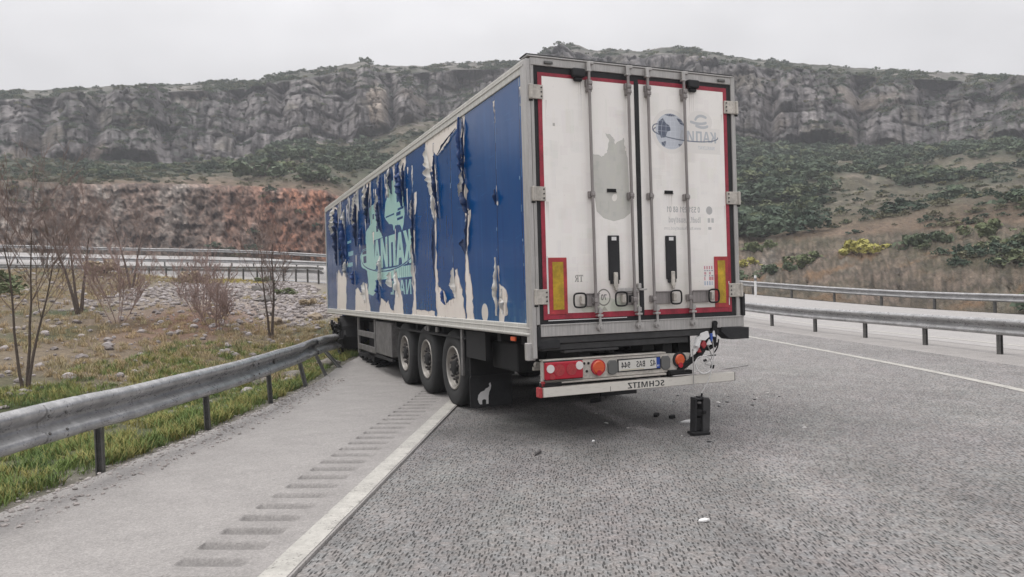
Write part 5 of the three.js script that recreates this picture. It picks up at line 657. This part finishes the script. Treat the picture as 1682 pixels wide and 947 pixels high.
// ---------------------------------------------------------------- roadside: bare trees, bushes, rocks, grass
mat('bark', [0.16, 0.125, 0.11], 0.9, 0, { map: scaled(grimeMap, 0.3) }); mat('twig', [0.2, 0.145, 0.125], 0.9); mat('dryBrush', [0.3, 0.215, 0.19], 0.9); 
function bareTree(label, [x, z], H, stems, seed, bushy = false, name = 'bare_tree', category = 'tree') {
  const t = thing(name, label, category, [x, infieldH(x, z) - 0.1, z]), r = rng(seed), trunk = [], twigs = [];
  const grow = (p, d, len, rad, lvl) => {
    const n = lvl === 0 ? 7 : 4; let cur = p.clone(), dir = d.clone();
    for (let k = 0; k < n; k++) {
      const nd = dir.clone().add(new THREE.Vector3((r() - 0.5) * 0.2, 0.06, (r() - 0.5) * 0.2)).normalize(), nx = cur.clone().addScaledVector(nd, len / n), fl = lvl === 0 ? 0.01 : lvl === 1 ? 0.006 : 0.0035, ra = Math.max(fl, rad * (1 - 0.75 * k / n)), rb = Math.max(fl, rad * (1 - 0.75 * (k + 1) / n));
      (lvl < 1 ? trunk : twigs).push(bar(cur.toArray(), nx.toArray(), ra, lvl < 1 ? 7 : 4, rb));
      if (lvl < 3 && k > (lvl === 0 ? (bushy ? 0 : 2) : 0)) for (let b = 0; b < (lvl === 0 ? 2 : 2); b++) { const a = r() * 6.28, bd = nd.clone().add(new THREE.Vector3(Math.cos(a), 0.25, Math.sin(a)).multiplyScalar(0.55 + 0.4 * r())).normalize(); grow(nx, bd, len * (0.32 + 0.18 * r()), rb * 0.55, lvl + 1); }
      cur = nx; dir = nd;
    }
  };
  stems.forEach(([dx, dz, l, rad]) => grow(new THREE.Vector3(dx * 0.15, 0, dz * 0.15), new THREE.Vector3(dx, 1, dz).normalize(), H * l, rad, 0));
  part(t, bushy ? 'stem' : 'trunk', trunk, bushy ? M.dryBrush : M.bark); part(t, 'twigs', twigs, bushy ? M.dryBrush : M.twig); return t;
}
bareTree('bare two stemmed tree rising behind the crash barrier at the left', [-6.75, -20.6], 2.5, [[-0.13, 0, 1, 0.038], [0.1, 0.02, 1.1, 0.045], [0.02, 0.05, 0.7, 0.02]], 61);
bareTree('leafless bushy tree far left on the infield', [-13.5, -23], 2.6, [[-0.3, 0, 1, 0.06], [0.25, 0.05, 0.95, 0.06], [0.0, 0.1, 1.1, 0.05]], 62);
bareTree('leafless slender tree left of the two stemmed tree, nearer the far road', [-17, -33], 3.0, [[-0.15, 0.1, 1, 0.06], [0.2, 0, 0.9, 0.06]], 63);
bareTree('short leafless sapling close behind the crash barrier, far left', [-8.6, -13], 2.6, [[-0.2, 0.1, 1, 0.03], [0.2, 0, 0.9, 0.03], [0, -0.1, 1.1, 0.03]], 64);

for (const [x, z, H, seed, label] of [[-9.4, -22.4, 1.5, 81, 'reddish twiggy shrub behind the bare tree at the left'], [-8.5, -21.2, 1.0, 82, 'low reddish twiggy shrub beside the foot of the bare tree'], [-11.5, -21.5, 1.7, 83, 'tall reddish twiggy shrub far left on the infield']]) bareTree(label, [x, z], H, [[-0.6, 0.2, 1, 0.014], [0.5, -0.2, 0.9, 0.014], [0.1, 0.5, 1, 0.013], [-0.2, -0.4, 1.1, 0.014], [0.3, 0.3, 0.9, 0.012]], seed, true, 'twiggy_shrub', 'shrub');
mat('leafDark', [0.09, 0.12, 0.065], 0.85, 0, {}); mat('leafMid', [0.13, 0.155, 0.07], 0.85); mat('leafYellow', [0.36, 0.33, 0.085], 0.85); mat('leafTan', [0.34, 0.27, 0.18], 0.9);
const protoB = [0, 1, 2].map(k => bushGeo(900, rng(70 + k), 0.11, 0.85));
function bush(label, p, s, m, k = 0, h = 1) { const t = thing('bush', label, 'bush', p, k * 1.3); const f = part(t, 'foliage', protoB[k % 3], m); f.scale.set(s, s * h, s); part(t, 'stem', [bar([0, -0.3, 0], [0.05 * s, 0.5 * s, 0], 0.05 * s, 6, 0.02 * s), bar([0, -0.1, 0], [0.3 * s, 0.5 * s, 0.1 * s], 0.03 * s, 6, 0.015 * s), bar([0, -0.1, 0], [-0.25 * s, 0.5 * s, -0.15 * s], 0.03 * s, 6, 0.015 * s)], M.bark); return t; }
function onHill(az, el) { // first point of the slope that a line of sight meets
  for (let k = 0; k < 400; k++) { const t = k / 400 * 0.95, [r, h] = mountainPoint(az, t); if (Math.atan2(h - 1.56, r) * 180 / Math.PI >= el) { const s = Math.sin(az * Math.PI / 180), c = -Math.cos(az * Math.PI / 180); return [s * (r - 0.6), h - 0.8, c * (r - 0.6)]; } } return [0, -5, -50];
}
for (const [az, el, s, m, k, h, label] of [
  [-18.6, 8.7, 5.2, 'leafDark', 0, 0.75, 'broad green bush on the slope above the rock cut, at the left'], [-14.8, 8.55, 3.9, 'leafDark', 1, 0.8, 'rounded dark bush above the cut, just left of the trailer front'], [-16.4, 9.3, 3.4, 'leafMid', 2, 0.7, 'mid green bush between two dark ones above the rock cut'], [-13.2, 9.6, 4.4, 'leafDark', 0, 0.8, 'dark bush at the foot of the cliff, above the trailer front'], [-17.2, 10.2, 4.6, 'leafDark', 1, 0.7, 'dark spreading bush under the cliff at the left'], [-15.6, 10.1, 4, 'leafDark', 2, 0.75, 'dark bush in the row under the cliff'], [-11.6, 10.0, 3.6, 'leafDark', 1, 0.8, 'small dark bush beside the trailer roof line under the cliff'],
  [-10.75, 17.15, 2.6, 'leafDark', 0, 1, 'dark tree topped bush standing alone on the cliff crest'], [-13.2, 16.6, 2.2, 'leafDark', 1, 0.8, 'low bush on the crest left of the lone one'], [-17.6, 15.7, 3.2, 'leafDark', 2, 0.6, 'wide flat bush on the left part of the crest'], [3.3, 17.9, 2.4, 'leafDark', 0, 0.8, 'bush on the highest knoll above the trailer roof'],
  [17.75, 1.5, 1.7, 'leafYellow', 0, 0.85, 'yellow flowering bush beside the trailer door, behind the far barrier'], [18.4, 2.6, 2.0, 'leafMid', 1, 0.9, 'green bush above the yellow one right of the trailer'], [17.2, 0.6, 1.6, 'leafDark', 2, 0.9, 'dark low bush right of the trailer behind the far barrier'], [19.6, 1.0, 1.8, 'leafDark', 1, 0.9, 'dark bush right of the white marker post'], [22, 1.6, 2.0, 'leafMid', 0, 0.8, 'green bush farther right along the slope foot'], [25.5, 2.2, 2.2, 'leafYellow', 2, 0.8, 'yellowish bush well right of the trailer on the slope'], [29, 2.4, 2.2, 'leafDark', 1, 0.9, 'large dark bush near the right edge of the slope'], [33, 3, 2.0, 'leafMid', 0, 0.9, 'rightmost green bush on the slope'],
]) bush(label, onHill(az, el), s, M[m], k, h);
for (const [x, z, s, m, k, h, label] of [
   [-7.6, -27.5, 0.6, 'leafTan', 1, 0.7, 'tan grass clump on the stony bank before the trailer front'], [-9.2, -30, 0.55, 'leafMid', 0, 0.7, 'small green bush on the stony bank left of the trailer'], [-15.4, -36, 1.1, 'leafTan', 2, 0.8, 'tan shrub below the distant road'], [-13, -38.5, 0.7, 'leafMid', 1, 0.7, 'green shrub below the distant road'], [-19, -27, 1.3, 'leafMid', 0, 0.9, 'green shrub on the infield at far left'], [-21, -38, 1.4, 'leafTan', 1, 0.8, 'big tan shrub at far left below the road'], [-12.8, -17, 0.9, 'leafMid', 2, 0.8, 'green shrub behind the barrier at far left'],
]) bush(label, [x, infieldH(x, z) - 0.08, z], s, M[m], k, h);

// rocks
const rockGeo = (seed, n = 2) => { const g = new THREE.IcosahedronGeometry(1, n), p = g.attributes.position; for (let i = 0; i < p.count; i++) { const v = new THREE.Vector3().fromBufferAttribute(p, i); const k = 1 + 0.55 * fbm(v.x * 1.3 + seed, v.y * 1.3, v.z * 1.3, 3) - 0.12 * ridged(v.x * 2 + seed, v.y * 2, v.z * 2, 2); v.multiplyScalar(k); p.setXYZ(i, v.x, v.y * 0.62, v.z); } g.computeVertexNormals(); return g; };
mat('rock', [0.4, 0.375, 0.35], 0.92, 0, { map: scaled(grimeMap, 0.7), bumpMap: scaled(grimeMap, 0.3), bumpScale: 0.02 }); mat('rockTan', [0.4, 0.33, 0.25], 0.92, 0, { map: scaled(grimeMap, 0.7) }); mat('rockGrey', [0.29, 0.28, 0.28], 0.92, 0, { map: scaled(grimeMap, 0.7) });
const rocks = [1, 2, 3].map(s => metric(rockGeo(s * 3.1, 3).toNonIndexed()));
const rockM = new THREE.MeshStandardMaterial();
for (const [x, z, s, m, label] of [[-4.78, -14.07, 0.2, 'rock', 'pale rock in the grass under the barrier, left of the second post'], [-4.3, -14.5, 0.22, 'rock', 'pale rock under the barrier between the second and third posts'], [-4.05, -16.1, 0.2, 'rock', 'pale rock in the grass under the far leaning posts'], [-7.6, -23.4, 0.3, 'rockTan', 'tan boulder on the bank just above the barrier, right of the bare tree'], [-6.6, -24.6, 0.26, 'rockTan', 'flat tan boulder on the bank nearer the trailer'], [-5.9, -25.8, 0.35, 'rockTan', 'long tan boulder below the trailer front corner'], [-9.2, -27.6, 0.3, 'rockGrey', 'grey boulder in the scree right of the bare tree'], [-10.4, -31, 0.4, 'rockGrey', 'large grey boulder in the middle of the scree'], [-8.4, -25, 0.22, 'rock', 'pale boulder at the lower edge of the scree']]) {
  const o = part(scene, numbered('rock'), rocks[Math.round(s * 100) % 3], M[m]); o.scale.set(s * 1.3, s, s); o.position.set(x, infieldH(x, z) + s * 0.12, z); o.rotation.y = x * 3; tag(o, label, 'rock');
}
const m4 = new THREE.Matrix4(), qn = new THREE.Quaternion(), eu = new THREE.Euler(), cc = new THREE.Color();
function scatter(name, label, geo, material, list, tint) { const im = new THREE.InstancedMesh(geo, material, list.length); list.forEach(([x, y, z, s, sy, ry, tv], k) => { eu.set((tv - 0.5) * 0.3, ry, (tv * 7 % 1 - 0.5) * 0.3); qn.setFromEuler(eu); m4.compose(new THREE.Vector3(x, y, z), qn, new THREE.Vector3(s, sy, s)); im.setMatrixAt(k, m4); im.setColorAt(k, cc.setRGB(...tint(tv, x, z))); }); im.name = name; im.userData.kind = 'stuff'; im.userData.label = label; im.userData.category = name.replace(/_/g, ' '); scene.add(im); return im; }
{ const r = rng(88), L = []; for (let k = 0; k < 120000 && L.length < 9000; k++) { const x = -2 - 26 * Math.pow(r(), 1.2), z = -10 - 36 * r(), [a, u] = along(x, z); if (u > -3.4) continue; const p = 0.09 + 0.8 * talus(x, z); if (r() < p * 0.7) { const s = 0.02 + 0.09 * Math.pow(r(), 4); L.push([x, infieldH(x, z) + s * 0.2, z, s * (0.8 + 0.5 * r()), s * 1.3, r() * 6.28, r()]); } }
  scatter('scree', 'grey and tan broken stones strewn over the bank inside the bend', rockGeo(9.7, 1), mat('screeStone', [0.29, 0.27, 0.265], 0.95), L, t => { const k = 0.55 + 0.7 * t; return [k, k * (0.93 + 0.05 * t), k * (0.88 + 0.1 * t)]; }); }
{ const r = rng(89), L = []; for (let k = 0; k < 5200; k++) { const a = 2 + 20 * r(), u = edgeOut(a) + (r() < 0.75 ? 0.5 * Math.pow(r(), 1.8) : -0.4 * r()), p = road(a, u), s = 0.006 + 0.02 * Math.pow(r(), 4); L.push([p[0], infieldH(p[0], p[2]) < -0.1 ? SH + s * 0.2 : Math.max(infieldH(p[0], p[2]), u > edgeOut(a) ? SH : -1) + s * 0.2, p[2], s, s, r() * 6, r()]); }
  scatter('gravel', 'pale gravel along the ragged edge of the shoulder', rockGeo(4.4, 0), M.screeStone, L, t => { const k = 0.7 + 0.6 * t; return [k, k * 0.97, k * 0.93]; }); }
{ const r = rng(92), L = []; for (let k = 0; k < 70; k++) { const t = Math.pow(r(), 0.7), an = r() * 6.28, x = 2.1 + Math.cos(an) * 2.0 * t, z = -9.6 + Math.sin(an) * 2.4 * t, s = 0.006 + 0.016 * Math.pow(r(), 3); L.push([x, s * 0.4, z, s * 1.4, s * 0.6, r() * 6, r()]); }
  scatter('lamp_crumbs', 'scattered crumbs of broken lamp plastic and glass behind the bumper', rockGeo(2.2, 0), M.white, L, t => t < 0.72 ? [0.05, 0.05, 0.055] : [0.8, 0.78, 0.76]); }
// grass: tufts of bent blades
const tuftGeo = (r, n, hgt) => { const P = [], N = [], I = []; for (let b = 0; b < n; b++) { const a = r() * 6.28, d = 0.12 * r(), bx = Math.cos(a) * d, bz = Math.sin(a) * d, la = r() * 6.28, ln = 0.25 + 0.6 * r(), h = hgt * (0.5 + 0.7 * r()), w = 0.0025 + 0.003 * r(), px = -Math.sin(la) * w, pz = Math.cos(la) * w, o = P.length / 3; for (let k = 0; k < 3; k++) { const t = k / 3, cx = bx + Math.cos(la) * ln * h * t * t, cz = bz + Math.sin(la) * ln * h * t * t, y = h * t * (1 - 0.25 * t); P.push(cx - px * (1 - t * 0.6), y, cz - pz * (1 - t * 0.6), cx + px * (1 - t * 0.6), y, cz + pz * (1 - t * 0.6)); N.push(0, 1, 0.2, 0, 1, 0.2); } P.push(bx + Math.cos(la) * ln * h, h * 0.8, bz + Math.sin(la) * ln * h); N.push(0, 1, 0.2); I.push(o, o + 1, o + 2, o + 1, o + 3, o + 2, o + 2, o + 3, o + 4, o + 3, o + 5, o + 4, o + 4, o + 5, o + 6); } const g = new THREE.BufferGeometry(); g.setAttribute('position', new THREE.Float32BufferAttribute(P, 3)); g.setIndex(I); const q = g.toNonIndexed(); q.computeVertexNormals(); return q; };
mat('grassBlade', [0.17, 0.2, 0.075], 0.85, 0, {});
{ const r = rng(90), L = []; for (let k = 0; k < 60000 && L.length < 4600; k++) { const a = 0.5 + 20 * r(), u = -2.85 - 5 * Math.pow(r(), 1.6), p = road(a, u + edgeOut(a) + 2.56); const n = fbm(p[0] * 0.9, p[2] * 0.9, 2, 3); if (r() > 0.42 + 1.5 * n) continue; const s = 0.6 + 0.7 * r(); L.push([p[0], infieldH(p[0], p[2]) - 0.01, p[2], s, s * (0.7 + 0.6 * r()), r() * 6.28, r()]); }
  scatter('grass', 'long green and yellow grass under and behind the near crash barrier', tuftGeo(rng(3), 40, 0.13), M.grassBlade, L, (t, x, z) => t > 0.6 ? [1.55, 1.2, 0.95] : [0.55 + 0.6 * t, 0.75 + 0.5 * t, 0.6]); }
{ const r = rng(91), L = []; for (let k = 0; k < 60000 && L.length < 5200; k++) { const x = -4 - 22 * r(), z = -14 - 30 * r(), [a, u] = along(x, z); if (u > -3.2) continue; const d = -2.5 - u; if (r() > 0.3 + 0.9 * fbm(x * 0.5, z * 0.5, 12, 3) - 0.8 * talus(x, z) + 0.3 * sstep(8, 3, d)) continue; const s = 0.7 + 0.9 * r(); L.push([x, infieldH(x, z) - 0.01, z, s, s * (0.6 + 0.5 * r()), r() * 6.28, r()]); }
  scatter('dry_grass', 'tan and yellow dry grass tufts over the bank inside the bend', tuftGeo(rng(5), 34, 0.15), mat('dryBlade', [0.36, 0.3, 0.17], 0.9), L, (t, x, z) => { const [a, u] = along(x, z), y = sstep(-9, -4, u) * sstep(22, 30, a); return [1 + 0.15 * y + 0.2 * (t - 0.5), 0.95 + 0.15 * y, 0.95 - 0.5 * y]; }); }
renderer.render(scene, camera);
